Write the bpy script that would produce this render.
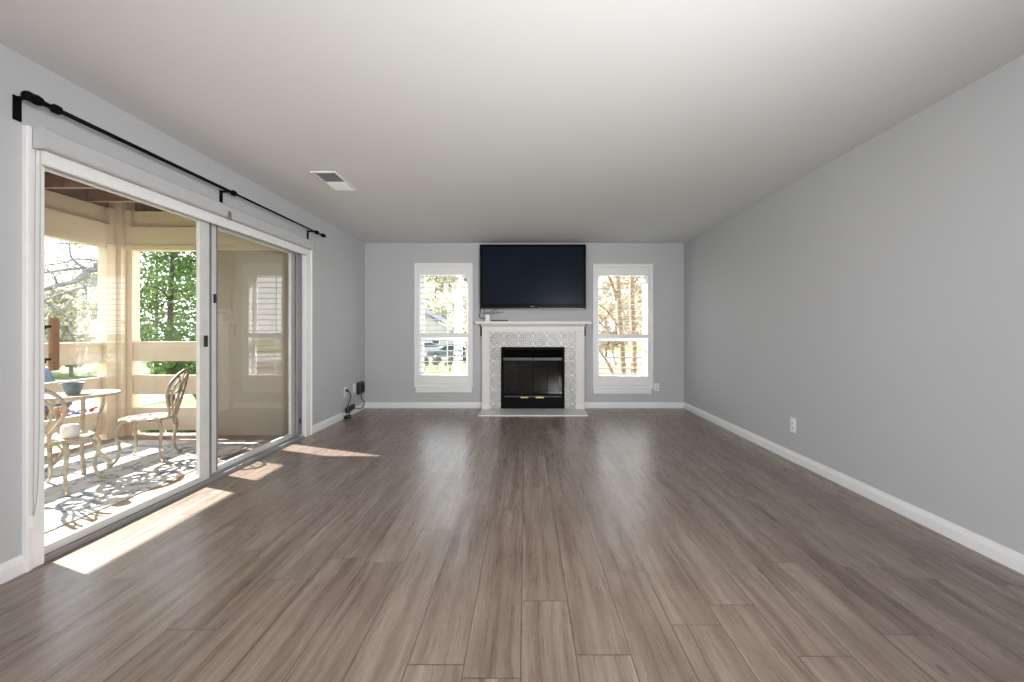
import bpy, math, random
from mathutils import Vector, Matrix
random.seed(7)
scene = bpy.context.scene
COL = scene.collection
for o in list(bpy.data.objects):
    bpy.data.objects.remove(o)

# ------------------------------------------------------------------ camera
CAM_Z = 1.139          # eye height
D = 6.2                # distance to the fireplace wall
S = 0.01479            # metres per pixel on that wall
VX, VY = 525.5, 331.0  # vanishing point
cam = bpy.data.cameras.new('camera')
cam.sensor_width = 36.0
cam.lens = (D / S) * 36.0 / 1024.0
cam.shift_x = -(VX - 512.0) / 1024.0
cam.shift_y = -(341.0 - VY) / 1024.0
cam.clip_start = 0.05
cam.clip_end = 400
camo = bpy.data.objects.new('camera', cam)
camo.location = (0, 0, CAM_Z)
camo.rotation_euler = (math.radians(90), 0, 0)
COL.objects.link(camo)
scene.camera = camo

# ------------------------------------------------------------------ world, sun, lamps, exposure
scene.view_settings.view_transform = 'Standard'
scene.view_settings.look = 'None'
scene.view_settings.gamma = 1.0
scene.view_settings.use_curve_mapping = False
scene.view_settings.exposure = 0.08
scene.cycles.use_denoising = True
scene.cycles.transparent_max_bounces = 32
scene.cycles.max_bounces = 10
scene.cycles.diffuse_bounces = 6
scene.cycles.caustics_reflective = False
scene.cycles.caustics_refractive = False

SKY = 3.8
SUN = 29.0
w = bpy.data.worlds.new('sky')
scene.world = w
w.use_nodes = True
nt = w.node_tree
nt.nodes.clear()
tc = nt.nodes.new('ShaderNodeTexCoord')
sp = nt.nodes.new('ShaderNodeSeparateXYZ')
cr = nt.nodes.new('ShaderNodeValToRGB')
cr.color_ramp.elements[0].position = 0.0
cr.color_ramp.elements[0].color = (0.95, 0.97, 1.0, 1)
cr.color_ramp.elements[1].position = 0.9
cr.color_ramp.elements[1].color = (0.72, 0.84, 1.0, 1)
bg = nt.nodes.new('ShaderNodeBackground')
bg.inputs['Strength'].default_value = SKY
wo = nt.nodes.new('ShaderNodeOutputWorld')
nt.links.new(tc.outputs['Generated'], sp.inputs[0])
nt.links.new(sp.outputs['Z'], cr.inputs[0])
nt.links.new(cr.outputs[0], bg.inputs['Color'])
nt.links.new(bg.outputs[0], wo.inputs['Surface'])

def light(name, kind, loc, energy, color=(1, 1, 1)):
    l = bpy.data.lights.new(name, kind)
    l.energy = energy
    l.color = color
    o = bpy.data.objects.new(name, l)
    o.location = loc
    COL.objects.link(o)
    return o, l

so, sl = light('sun', 'SUN', (-20, 12, 18), SUN, (1.0, 0.965, 0.92))
sl.angle = math.radians(0.6)
sun_dir = Vector((0.935, -0.355, -0.741)).normalized()      # the way the light travels
so.rotation_euler = sun_dir.to_track_quat('-Z', 'Y').to_euler()

# added fill lamp behind the camera, by the left wall and facing across
ao, al = light('side_fill_light', 'AREA', (-2.30, -1.75, 1.15), 200, (0.985, 0.99, 1.0))
al.shape = 'RECTANGLE'; al.size = 2.6; al.size_y = 1.9
ao.rotation_euler = Vector((1, 0, 0.0)).to_track_quat('-Z', 'Z').to_euler()
# two added fill lamps behind the camera: one aimed up, one down the room
ao2, al2 = light('upward_fill_light', 'AREA', (0.6, -0.5, 1.05), 12, (0.98, 0.99, 1.0))
al2.shape = 'DISK'; al2.size = 0.5
ao2.rotation_euler = Vector((0.0, 0.6, 1.0)).to_track_quat('-Z', 'Y').to_euler()
ao3, al3 = light('forward_fill_light', 'AREA', (1.2, -0.6, 1.35), 58, (1.0, 0.99, 0.975))
al3.shape = 'DISK'; al3.size = 1.0; al3.spread = math.radians(100)
ao3.rotation_euler = Vector((-3.0, 6.0, 0.3)).to_track_quat('-Z', 'Y').to_euler()

def portal(loc, d, sx, sy):
    o, l = light('portal', 'AREA', loc, 1.0)
    l.shape = 'RECTANGLE'; l.size = sx; l.size_y = sy
    o.rotation_euler = Vector(d).to_track_quat('-Z', 'Z').to_euler()
    l.cycles.is_portal = True

# ------------------------------------------------------------------ helpers
def bx(px, y=D):
    return (px - VX) * S * y / D
def bz(py, y=D):
    return CAM_Z + (VY - py) * S * y / D

class MB:
    """collects geometry, then links it as ONE mesh object"""
    def __init__(self):
        self.v = []; self.f = []; self.sm = []
    def add(self, vs, fs, smooth=False):
        n = len(self.v)
        self.v += [tuple(p) for p in vs]
        for f in fs:
            self.f.append([i + n for i in f]); self.sm.append(smooth)
        return self
    def box(self, x0, x1, y0, y1, z0, z1):
        if x0 > x1: x0, x1 = x1, x0
        if y0 > y1: y0, y1 = y1, y0
        if z0 > z1: z0, z1 = z1, z0
        return self.add([(x0, y0, z0), (x1, y0, z0), (x1, y1, z0), (x0, y1, z0), (x0, y0, z1), (x1, y0, z1), (x1, y1, z1), (x0, y1, z1)],
                        [(0, 3, 2, 1), (4, 5, 6, 7), (0, 1, 5, 4), (1, 2, 6, 5), (2, 3, 7, 6), (3, 0, 4, 7)])
    def obox(self, c, ax, ay, az):
        c, ax, ay, az = map(Vector, (c, ax, ay, az))
        vs = []
        for k in (-1, 1):
            for (i, j) in ((-1, -1), (1, -1), (1, 1), (-1, 1)):
                vs.append(c + ax * i + ay * j + az * k)
        return self.add(vs, [(0, 3, 2, 1), (4, 5, 6, 7), (0, 1, 5, 4), (1, 2, 6, 5), (2, 3, 7, 6), (3, 0, 4, 7)])
    def prism(self, pts, axis, a, b):
        """pts: closed 2-D outline; axis 'x','y','z' extrusion from a to b"""
        def mk(p, t):
            return {'x': (t, p[0], p[1]), 'y': (p[0], t, p[1]), 'z': (p[0], p[1], t)}[axis]
        n = len(pts)
        vs = [mk(p, a) for p in pts] + [mk(p, b) for p in pts]
        fs = [tuple(range(n))[::-1], tuple(range(n, 2 * n))]
        for i in range(n):
            j = (i + 1) % n
            fs.append((i, j, n + j, n + i))
        return self.add(vs, fs)
    def tube(self, path, r, n=8, closed=False):
        path = [Vector(p) for p in path]
        m = len(path)
        rs = r if isinstance(r, (list, tuple)) else [r] * m
        vs, fs = [], []
        up = Vector((0.13, 0.21, 0.97))
        prev = None
        for i, p in enumerate(path):
            if closed:
                t = path[(i + 1) % m] - path[i - 1]
            else:
                t = path[min(i + 1, m - 1)] - path[max(i - 1, 0)]
            if t.length < 1e-9: t = Vector((0, 0, 1))
            t.normalize()
            if prev is None:
                a = t.cross(up if abs(t.dot(up)) < 0.95 else Vector((1, 0, 0))).normalized()
            else:
                a = prev - t * prev.dot(t)
                a = a.normalized() if a.length > 1e-6 else t.cross(up).normalized()
            prev = a
            b = t.cross(a)
            for k in range(n):
                an = 2 * math.pi * k / n
                vs.append(p + (a * math.cos(an) + b * math.sin(an)) * rs[i])
        rng = m if closed else m - 1
        for i in range(rng):
            for k in range(n):
                k2 = (k + 1) % n
                i2 = (i + 1) % m
                fs.append((i * n + k, i * n + k2, i2 * n + k2, i2 * n + k))
        if not closed:
            fs.append(tuple(range(n))[::-1]); fs.append(tuple(range((m - 1) * n, m * n)))
        return self.add(vs, fs, True)
    def lathe(self, prof, c=(0, 0, 0), n=24, axis='z'):
        vs, fs = [], []
        for (r, h) in prof:
            for k in range(n):
                a = 2 * math.pi * k / n
                u, v = r * math.cos(a), r * math.sin(a)
                p = {'z': (u, v, h), 'y': (u, h, v), 'x': (h, u, v)}[axis]
                vs.append((c[0] + p[0], c[1] + p[1], c[2] + p[2]))
        for i in range(len(prof) - 1):
            for k in range(n):
                k2 = (k + 1) % n
                fs.append((i * n + k, i * n + k2, (i + 1) * n + k2, (i + 1) * n + k))
        fs.append(tuple(range(n))[::-1]); fs.append(tuple(range((len(prof) - 1) * n, len(prof) * n)))
        return self.add(vs, fs, True)
    def disc_grid(self, radii, segs, z0, z1, hole, c=(0, 0)):
        """perforated round plate: polar cells, hole(i,k) leaves a cell out"""
        cells = {(i, k) for i in range(len(radii) - 1) for k in range(segs) if not hole(i, k)}
        vs, ids, fs = [], {}, []
        def vid(i, k, top):
            key = (i, k % segs, top)
            if key not in ids:
                a = 2 * math.pi * (k % segs) / segs
                ids[key] = len(vs)
                vs.append((c[0] + radii[i] * math.cos(a), c[1] + radii[i] * math.sin(a), z1 if top else z0))
            return ids[key]
        for (i, k) in cells:
            fs.append((vid(i, k, 1), vid(i + 1, k, 1), vid(i + 1, k + 1, 1), vid(i, k + 1, 1)))
            fs.append((vid(i, k + 1, 0), vid(i + 1, k + 1, 0), vid(i + 1, k, 0), vid(i, k, 0)))
            for (nb, e) in (((i + 1, k), ((i + 1, k), (i + 1, k + 1))), ((i - 1, k), ((i, k + 1), (i, k))),
                            ((i, (k + 1) % segs), ((i + 1, k + 1), (i, k + 1))), ((i, (k - 1) % segs), ((i, k), (i + 1, k)))):
                if nb not in cells:
                    (a, b), (a2, b2) = e
                    fs.append((vid(a, b, 1), vid(a, b, 0), vid(a2, b2, 0), vid(a2, b2, 1)))
        return self.add(vs, fs)
    def build(self, name, mat, parent=None, bevel=0.0, loc=None):
        me = bpy.data.meshes.new(name)
        me.from_pydata(self.v, [], self.f)
        me.polygons.foreach_set('use_smooth', self.sm)
        me.update()
        o = bpy.data.objects.new(name, me)
        COL.objects.link(o)
        me.materials.append(mat)
        if loc: o.location = loc
        if parent:
            o.parent = parent
        if bevel:
            m = o.modifiers.new('bevel', 'BEVEL')
            m.width = bevel; m.segments = 2; m.limit_method = 'ANGLE'
        return o

def thing(name, label, cat, loc=(0, 0, 0), rz=0.0, group=None):
    o = bpy.data.objects.new(name, None)
    o.empty_display_size = 0.05
    o.location = loc
    o.rotation_euler = (0, 0, rz)
    COL.objects.link(o)
    return tag(o, label, cat, group)
def tag(o, label, cat, group=None):
    o['label'] = label; o['category'] = cat
    if group: o['group'] = group
    return o
def struct(o, label=None):
    o['kind'] = 'structure'
    if label: o['label'] = label
    return o
def copy_tree(o, parent=None):
    c = o.copy(); COL.objects.link(c)
    if parent: c.parent = parent
    for ch in list(o.children):
        copy_tree(ch, c)
    return c
def box_obj(name, mat, x0, x1, y0, y1, z0, z1, parent=None, bevel=0.0):
    return MB().box(x0, x1, y0, y1, z0, z1).build(name, mat, parent, bevel)
def lerp(a, b, t): return a + (b - a) * t
def spline(pts, n=6):
    """Catmull-Rom through the points"""
    pts = [Vector(p) for p in pts]
    out = []
    for i in range(len(pts) - 1):
        p0 = pts[max(i - 1, 0)]; p1 = pts[i]; p2 = pts[i + 1]; p3 = pts[min(i + 2, len(pts) - 1)]
        for k in range(n):
            t = k / n
            out.append(0.5 * ((2 * p1) + (p2 - p0) * t + (2 * p0 - 5 * p1 + 4 * p2 - p3) * t * t + (3 * p1 - p0 - 3 * p2 + p3) * t ** 3))
    out.append(pts[-1])
    return out

# ------------------------------------------------------------------ materials
class N:
    """small node-building helper"""
    def __init__(self, name):
        self.m = bpy.data.materials.new(name)
        self.m.use_nodes = True
        self.t = self.m.node_tree
        self.b = self.t.nodes['Principled BSDF']
    def new(self, t, **kw):
        n = self.t.nodes.new(t)
        for k, v in kw.items(): setattr(n, k, v)
        return n
    def link(self, a, b): self.t.links.new(a, b)
    def _in(self, sock, v):
        if v is None: return
        if hasattr(v, 'is_linked') or hasattr(v, 'links'): self.link(v, sock)
        else: sock.default_value = v
    def math(self, op, a, b=None, c=None):
        n = self.new('ShaderNodeMath', operation=op)
        self._in(n.inputs[0], a)
        if b is not None: self._in(n.inputs[1], b)
        if c is not None: self._in(n.inputs[2], c)
        return n.outputs[0]
    def obj(self):
        return self.new('ShaderNodeTexCoord').outputs['Object']
    def xyz(self, v):
        n = self.new('ShaderNodeSeparateXYZ'); self.link(v, n.inputs[0]); return n.outputs
    def comb(self, x, y, z):
        n = self.new('ShaderNodeCombineXYZ')
        for s, v in zip(n.inputs, (x, y, z)): self._in(s, v)
        return n.outputs[0]
    def noise(self, vec, scale=5, detail=3, rough=0.5):
        n = self.new('ShaderNodeTexNoise')
        self.link(vec, n.inputs['Vector'])
        n.inputs['Scale'].default_value = scale; n.inputs['Detail'].default_value = detail
        n.inputs['Roughness'].default_value = rough
        return n.outputs['Fac']
    def ramp(self, fac, stops):
        n = self.new('ShaderNodeValToRGB')
        els = n.color_ramp.elements
        while len(els) < len(stops): els.new(0.5)
        for e, (p, c) in zip(els, stops):
            e.position = p; e.color = (c[0], c[1], c[2], 1)
        self.link(fac, n.inputs[0])
        return n.outputs[0]
    def mix(self, fac, a, b, mode='MIX'):
        n = self.new('ShaderNodeMix', data_type='RGBA', blend_type=mode)
        self._in(n.inputs['Factor'], fac)
        for key, v in (('A', a), ('B', b)):
            s = [i for i in n.inputs if i.name == key and i.type == 'RGBA'][0]
            if isinstance(v, (tuple, list)): s.default_value = (v[0], v[1], v[2], 1)
            else: self.link(v, s)
        return [o for o in n.outputs if o.type == 'RGBA'][0]
    def bump(self, h, strength=0.2, dist=0.01):
        n = self.new('ShaderNodeBump')
        n.inputs['Strength'].default_value = strength; n.inputs['Distance'].default_value = dist
        self.link(h, n.inputs['Height']); self.link(n.outputs[0], self.b.inputs['Normal'])

def plain(name, col, rough=0.5, metal=0.0, var=0.06, scale=6.0, spec=0.5, bump=0.0, coat=0.0):
    n = N(name)
    f = n.noise(n.obj(), scale, 4)
    lo = tuple(max(0, c * (1 - var)) for c in col); hi = tuple(min(1, c * (1 + var)) for c in col)
    n.link(n.ramp(f, [(0.3, lo), (0.7, hi)]), n.b.inputs['Base Color'])
    n.b.inputs['Roughness'].default_value = rough
    n.b.inputs['Metallic'].default_value = metal
    n.b.inputs['Specular IOR Level'].default_value = spec
    if coat: n.b.inputs['Coat Weight'].default_value = coat
    if bump: n.bump(n.noise(n.obj(), scale * 30, 2), bump, 0.002)
    return n.m

M = {}
M['wall'] = plain('wall_paint', (0.485, 0.493, 0.508), 0.62, var=0.012, scale=0.7, spec=0.35, bump=0.05)
M['ceiling'] = plain('ceiling_paint', (0.70, 0.70, 0.70), 0.85, var=0.012, scale=0.7, spec=0.2)
M['trim'] = plain('white_trim', (0.80, 0.80, 0.80), 0.35, var=0.02, scale=3)
M['shutter'] = plain('shutter_white', (0.82, 0.82, 0.82), 0.4, var=0.01, scale=3)
M['vinyl'] = plain('window_vinyl', (0.86, 0.86, 0.88), 0.4, var=0.02)
M['alu'] = plain('door_aluminium', (0.68, 0.68, 0.67), 0.42, 0.1, var=0.05, scale=10)
M['alu_dark'] = plain('door_grey_aluminium', (0.23, 0.23, 0.24), 0.45, 0.3, var=0.06, scale=10)
M['black'] = plain('black_metal', (0.004, 0.004, 0.0045), 0.5, 0.0, var=0.2, scale=20, spec=0.06)
M['black_plastic'] = plain('black_plastic', (0.012, 0.012, 0.013), 0.35, var=0.15, scale=20)
M['tv_bezel'] = plain('tv_gloss_black', (0.004, 0.004, 0.005), 0.3, var=0.1, scale=9, spec=0.05)
M['tv_screen'] = plain('tv_screen', (0.009, 0.015, 0.026), 0.25, var=0.15, scale=1.2, spec=0.05)
M['silver'] = plain('silver', (0.6, 0.6, 0.62), 0.3, 0.8)
M['gold'] = plain('brass', (0.55, 0.38, 0.15), 0.3, 0.9)
M['plate'] = plain('outlet_plate', (0.82, 0.82, 0.82), 0.35, var=0.01)
M['slot'] = plain('outlet_dark', (0.05, 0.05, 0.05), 0.6)
M['mantel'] = plain('mantel_white', (0.72, 0.71, 0.69), 0.4, var=0.02, scale=3)
M['cassette'] = plain('shade_fabric_grey', (0.50, 0.505, 0.52), 0.7, var=0.03, scale=30)
M['fabric'] = plain('shade_fabric_white', (0.80, 0.80, 0.80), 0.75, var=0.03, scale=40)
M['cord'] = plain('bead_cord', (0.45, 0.45, 0.45), 0.5)
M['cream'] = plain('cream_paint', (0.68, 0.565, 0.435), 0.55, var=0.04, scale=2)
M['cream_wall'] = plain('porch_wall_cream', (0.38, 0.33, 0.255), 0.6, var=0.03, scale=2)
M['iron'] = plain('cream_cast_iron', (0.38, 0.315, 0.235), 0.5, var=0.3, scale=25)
M['bowl'] = plain('blue_grey_glaze', (0.10, 0.15, 0.20), 0.3, var=0.2, scale=15)
M['white_pot'] = plain('white_glaze', (0.60, 0.60, 0.59), 0.3, var=0.03)
M['soil'] = plain('dark_soil', (0.06, 0.045, 0.03), 0.9, var=0.3, scale=50)
M['firebox'] = plain('firebox_soot', (0.03, 0.028, 0.026), 0.8, var=0.3, scale=12)
M['handle_wood'] = plain('handle_wood', (0.40, 0.20, 0.10), 0.5, var=0.25, scale=30)

def floor_mat():
    n = N('plank_floor')
    x, y, z = n.xyz(n.obj())
    W, L, X0 = 0.1935, 1.302, 0.1775
    u = n.math('DIVIDE', n.math('SUBTRACT', x, X0), W)
    row = n.math('FLOOR', u)
    wn = n.new('ShaderNodeTexWhiteNoise', noise_dimensions='1D')
    n.link(row, wn.inputs['W'])
    # joints: three rows read from the photograph, the others at random
    v = n.math('DIVIDE', n.math('SUBTRACT', y, 0.172), L)
    off = n.math('MULTIPLY', wn.outputs['Value'], 1.0)
    isr0 = n.math('COMPARE', row, 0.0, 0.1)
    isr1 = n.math('COMPARE', row, 1.0, 0.1)
    isrm = n.math('COMPARE', row, -1.0, 0.1)
    keep = n.math('SUBTRACT', 1.0, n.math('ADD', n.math('ADD', isr0, isr1), isrm))
    off = n.math('ADD', n.math('MULTIPLY', off, keep), n.math('ADD', n.math('MULTIPLY', isr1, 0.604), n.math('MULTIPLY', isrm, 0.773)))
    v = n.math('ADD', v, off)
    pid = n.math('FLOOR', v)
    wn2 = n.new('ShaderNodeTexWhiteNoise', noise_dimensions='2D')
    n.link(n.comb(row, pid, 0.0), wn2.inputs['Vector'])
    rnd = wn2.outputs['Value']
    # grain
    ox = n.math('ADD', x, n.math('MULTIPLY', rnd, 37.0))
    warp = n.noise(n.comb(n.math('MULTIPLY', ox, 3.0), n.math('MULTIPLY', y, 1.2), rnd), 2.0, 2)
    gx = n.math('ADD', n.math('MULTIPLY', ox, 24.0), n.math('MULTIPLY', warp, 1.5))
    g1 = n.noise(n.comb(gx, n.math('MULTIPLY', y, 0.75), rnd), 1.0, 4, 0.55)
    g2 = n.noise(n.comb(n.math('MULTIPLY', ox, 120.0), n.math('MULTIPLY', y, 5.0), rnd), 1.0, 3, 0.6)
    g3 = n.noise(n.comb(n.math('MULTIPLY', ox, 7.0), n.math('MULTIPLY', y, 3.0), rnd), 1.0, 2, 0.5)
    g = n.math('ADD', n.math('ADD', n.math('MULTIPLY', g1, 0.62), n.math('MULTIPLY', g2, 0.16)), n.math('MULTIPLY', g3, 0.22))
    g = n.math('ADD', g, n.math('MULTIPLY', n.math('SUBTRACT', rnd, 0.5), 0.05))
    col = n.ramp(g, [(0.31, (0.095, 0.065, 0.049)), (0.44, (0.178, 0.131, 0.104)), (0.55, (0.236, 0.184, 0.150)), (0.70, (0.325, 0.266, 0.226))])
    # knots
    vo = n.new('ShaderNodeTexVoronoi')
    n.link(n.comb(n.math('MULTIPLY', ox, 4.2), n.math('MULTIPLY', y, 2.1), rnd), vo.inputs['Vector'])
    vo.inputs['Scale'].default_value = 1.0
    kn = n.math('LESS_THAN', vo.outputs['Distance'], 0.045)
    col = n.mix(n.math('MULTIPLY', kn, 0.55), col, (0.05, 0.034, 0.026))
    # seams
    fu = n.math('FRACT', u); fv = n.math('FRACT', v)
    eu = n.math('MINIMUM', fu, n.math('SUBTRACT', 1.0, fu))
    ev = n.math('MINIMUM', fv, n.math('SUBTRACT', 1.0, fv))
    su = n.math('LESS_THAN', eu, 0.010); sv = n.math('LESS_THAN', ev, 0.0017)
    seam = n.math('MAXIMUM', su, sv)
    col = n.mix(n.math('MULTIPLY', seam, 0.75), col, (0.035, 0.025, 0.02))
    n.link(col, n.b.inputs['Base Color'])
    n.link(n.math('ADD', n.math('MULTIPLY', g2, 0.16), 0.21), n.b.inputs['Roughness'])
    n.b.inputs['Specular IOR Level'].default_value = 0.75
    n.bump(n.math('SUBTRACT', n.math('MULTIPLY', g2, 0.35), seam), 0.25, 0.002)
    return n.m
M['floor'] = floor_mat()

def tile_mat(name='patterned_tile', lift=1.0, dark=(0.20, 0.21, 0.215)):
    n = N(name)
    x, y, z = n.xyz(n.obj())
    T = 0.208
    def cell(c, o):
        return n.math('SUBTRACT', n.math('FRACT', n.math('DIVIDE', n.math('ADD', c, o), T)), 0.5)
    u = cell(x, 50.5 * T + 0.110); v = cell(n.math('ADD', z, y), 50.5 * T - 0.920)
    r = n.math('SQRT', n.math('ADD', n.math('MULTIPLY', u, u), n.math('MULTIPLY', v, v)))
    a = n.math('ARCTAN2', v, u)
    pet = n.math('MULTIPLY', n.math('COSINE', n.math('MULTIPLY', a, 8.0)), 0.045)
    d1 = n.math('ABSOLUTE', n.math('SUBTRACT', r, 0.43))
    d2 = n.math('ABSOLUTE', n.math('SUBTRACT', n.math('ADD', r, pet), 0.29))
    d3 = n.math('ABSOLUTE', n.math('SUBTRACT', n.math('SUBTRACT', r, pet), 0.15))
    dd = n.math('ABSOLUTE', n.math('SUBTRACT', n.math('ABSOLUTE', u), n.math('ABSOLUTE', v)))
    ring = n.math('MAXIMUM', n.math('MAXIMUM', n.math('MULTIPLY', n.math('LESS_THAN', d1, 0.035), 0.85), n.math('LESS_THAN', d2, 0.035)), n.math('LESS_THAN', d3, 0.03))
    cross = n.math('MULTIPLY', n.math('LESS_THAN', dd, 0.035), n.math('GREATER_THAN', r, 0.33))
    dot = n.math('LESS_THAN', r, 0.05)
    pat = n.math('MAXIMUM', n.math('MAXIMUM', ring, cross), dot)
    wear = n.noise(n.obj(), 16.0, 4, 0.6)
    pat = n.math('MULTIPLY', pat, n.math('MULTIPLY', n.math('SUBTRACT', wear, 0.12), 1.9))
    base = n.ramp(n.noise(n.obj(), 7.0, 4), [(0.3, (0.56 * lift, 0.555 * lift, 0.545 * lift)), (0.7, (0.70 * lift, 0.695 * lift, 0.68 * lift))])
    col = n.mix(pat, base, dark)
    au = n.math('SUBTRACT', 0.5, n.math('ABSOLUTE', u)); av = n.math('SUBTRACT', 0.5, n.math('ABSOLUTE', v))
    grout = n.math('LESS_THAN', n.math('MINIMUM', au, av), 0.012)
    col = n.mix(n.math('MULTIPLY', grout, 0.6), col, (0.5, 0.49, 0.47))
    n.link(col, n.b.inputs['Base Color'])
    n.b.inputs['Roughness'].default_value = 0.35
    return n.m
M['tile'] = tile_mat()
M['hearth'] = tile_mat('hearth_tile', 1.22, (0.40, 0.395, 0.385))

def glass_mat(name, tint=(0.96, 0.97, 0.965), base=0.04):
    n = N(name)
    t = n.t
    lw = n.new('ShaderNodeLayerWeight'); lw.inputs['Blend'].default_value = 0.5
    f5 = n.math('POWER', lw.outputs['Facing'], 5.0)
    f = n.math('ADD', n.math('MULTIPLY', f5, 1 - base), base)
    tr = n.new('ShaderNodeBsdfTransparent'); tr.inputs['Color'].default_value = (*tint, 1)
    gl = n.new('ShaderNodeBsdfGlossy'); gl.inputs['Roughness'].default_value = 0.0
    mx = n.new('ShaderNodeMixShader')
    n.link(f, mx.inputs[0]); n.link(tr.outputs[0], mx.inputs[1]); n.link(gl.outputs[0], mx.inputs[2])
    out = [k for k in t.nodes if k.type == 'OUTPUT_MATERIAL'][0]
    n.link(mx.outputs[0], out.inputs['Surface'])
    return n.m
M['glass'] = glass_mat('clear_glass', base=0.06)
M['glass_grey'] = glass_mat('grey_glass', (0.87, 0.87, 0.87), 0.075)
M['glass_smoke'] = glass_mat('smoked_glass', (0.45, 0.45, 0.45), 0.05)

def rug_mat():
    n = N('rug_pattern')
    x, y, z = n.xyz(n.obj())
    wv = n.noise(n.obj(), 5.0, 2)
    a = n.noise(n.comb(n.math('ADD', x, n.math('MULTIPLY', wv, 0.25)), n.math('MULTIPLY', y, 1.0), 0.0), 9.0, 3, 0.6)
    b = n.noise(n.obj(), 38.0, 2)
    vo = n.new('ShaderNodeTexVoronoi', feature='DISTANCE_TO_EDGE')
    n.link(n.comb(n.math('ADD', x, n.math('MULTIPLY', wv, 0.18)), n.math('ADD', y, n.math('MULTIPLY', wv, 0.2)), 0.0), vo.inputs['Vector'])
    vo.inputs['Scale'].default_value = 6.5
    line = n.math('LESS_THAN', vo.outputs['Distance'], 0.06)
    base = n.ramp(a, [(0.36, (0.20, 0.24, 0.32)), (0.46, (0.32, 0.36, 0.42)), (0.49, (0.58, 0.56, 0.52)), (0.66, (0.70, 0.67, 0.61))])
    col = n.mix(n.math('MULTIPLY', line, 0.75), base, (0.72, 0.69, 0.63))
    col = n.mix(n.math('MULTIPLY', b, 0.15), col, (0.2, 0.19, 0.18))
    n.link(col, n.b.inputs['Base Color'])
    n.b.inputs['Roughness'].default_value = 0.95
    n.b.inputs['Specular IOR Level'].default_value = 0.1
    return n.m
M['rug'] = rug_mat()

def boards_mat(name, axis, width, cols, rough=0.7):
    n = N(name)
    c = n.xyz(n.obj())
    t = c[axis]; l = c[1 - axis]
    u = n.math('DIVIDE', t, width)
    wn = n.new('ShaderNodeTexWhiteNoise', noise_dimensions='1D'); n.link(n.math('FLOOR', u), wn.inputs['W'])
    g = n.noise(n.comb(n.math('MULTIPLY', t, 60.0), n.math('MULTIPLY', l, 2.5), wn.outputs['Value']), 1.0, 3)
    g = n.math('ADD', n.math('MULTIPLY', g, 0.7), n.math('MULTIPLY', wn.outputs['Value'], 0.3))
    col = n.ramp(g, [(0.25, cols[0]), (0.75, cols[1])])
    gap = n.math('LESS_THAN', n.math('FRACT', u), 0.05)
    col = n.mix(n.math('MULTIPLY', gap, 0.8), col, (0.02, 0.015, 0.01))
    n.link(col, n.b.inputs['Base Color'])
    n.b.inputs['Roughness'].default_value = rough
    return n.m
M['deck'] = boards_mat('deck_boards', 0, 0.14, ((0.20, 0.13, 0.08), (0.34, 0.24, 0.16)))
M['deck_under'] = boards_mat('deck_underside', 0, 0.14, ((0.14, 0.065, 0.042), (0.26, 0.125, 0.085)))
M['joist'] = plain('joist_brown', (0.20, 0.092, 0.06), 0.7, var=0.35, scale=9)
M['joist_edge'] = plain('joist_edge_cream', (0.42, 0.32, 0.23), 0.6, var=0.1)

def leaf_mat(name, lo, hi, trans=0.35):
    n = N(name)
    f = n.noise(n.obj(), 2.2, 3)
    f2 = n.noise(n.obj(), 14.0, 2)
    col = n.ramp(n.math('ADD', n.math('MULTIPLY', f, 0.5), n.math('MULTIPLY', f2, 0.5)), [(0.32, lo), (0.66, hi)])
    di = n.new('ShaderNodeBsdfDiffuse'); tl = n.new('ShaderNodeBsdfTranslucent')
    n.link(col, di.inputs[0]); n.link(col, tl.inputs[0])
    mx = n.new('ShaderNodeMixShader'); mx.inputs[0].default_value = trans
    n.link(di.outputs[0], mx.inputs[1]); n.link(tl.outputs[0], mx.inputs[2])
    out = [k for k in n.t.nodes if k.type == 'OUTPUT_MATERIAL'][0]
    n.link(mx.outputs[0], out.inputs['Surface'])
    return n.m
M['needles'] = leaf_mat('evergreen_leaves', (0.05, 0.085, 0.028), (0.13, 0.18, 0.07))
M['buds'] = leaf_mat('spring_buds', (0.22, 0.22, 0.08), (0.42, 0.40, 0.20))
M['pale_leaf'] = leaf_mat('pale_spring_leaves', (0.36, 0.33, 0.22), (0.58, 0.54, 0.42), 0.5)
M['tan_leaf'] = leaf_mat('tan_spring_twigs', (0.42, 0.35, 0.25), (0.60, 0.52, 0.40), 0.5)
M['shrub'] = leaf_mat('shrub_leaves', (0.06, 0.10, 0.04), (0.16, 0.22, 0.09))
M['shrub_brown'] = leaf_mat('winter_shrub', (0.12, 0.105, 0.09), (0.25, 0.22, 0.19))
M['bark_grey'] = plain('grey_bark', (0.20, 0.19, 0.20), 0.9, var=0.3, scale=8)
M['bark_tan'] = plain('tan_bark', (0.24, 0.145, 0.085), 0.8, var=0.3, scale=6)
M['bark_brown'] = plain('brown_bark', (0.08, 0.055, 0.04), 0.9, var=0.3, scale=8)
M['grass'] = plain('grass', (0.14, 0.18, 0.075), 0.95, var=0.3, scale=1.2, spec=0.1)
M['mulch'] = plain('mulch', (0.16, 0.12, 0.088), 0.95, var=0.25, scale=3, spec=0.1)
M['paving'] = plain('paving', (0.36, 0.34, 0.31), 0.9, var=0.1, scale=1.0, spec=0.2)
M['siding'] = plain('pale_siding', (0.42, 0.40, 0.36), 0.8, var=0.05)
M['roof'] = plain('blue_grey_roof', (0.085, 0.095, 0.12), 0.8, var=0.15, scale=5)
M['car_blue'] = plain('car_blue', (0.035, 0.09, 0.19), 0.25, 0.2, var=0.05, coat=0.5)
M['car_grey'] = plain('car_grey', (0.10, 0.11, 0.13), 0.25, 0.2, var=0.05, coat=0.5)
M['car_silver'] = plain('car_silver', (0.30, 0.30, 0.32), 0.25, 0.2, var=0.05, coat=0.5)
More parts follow.
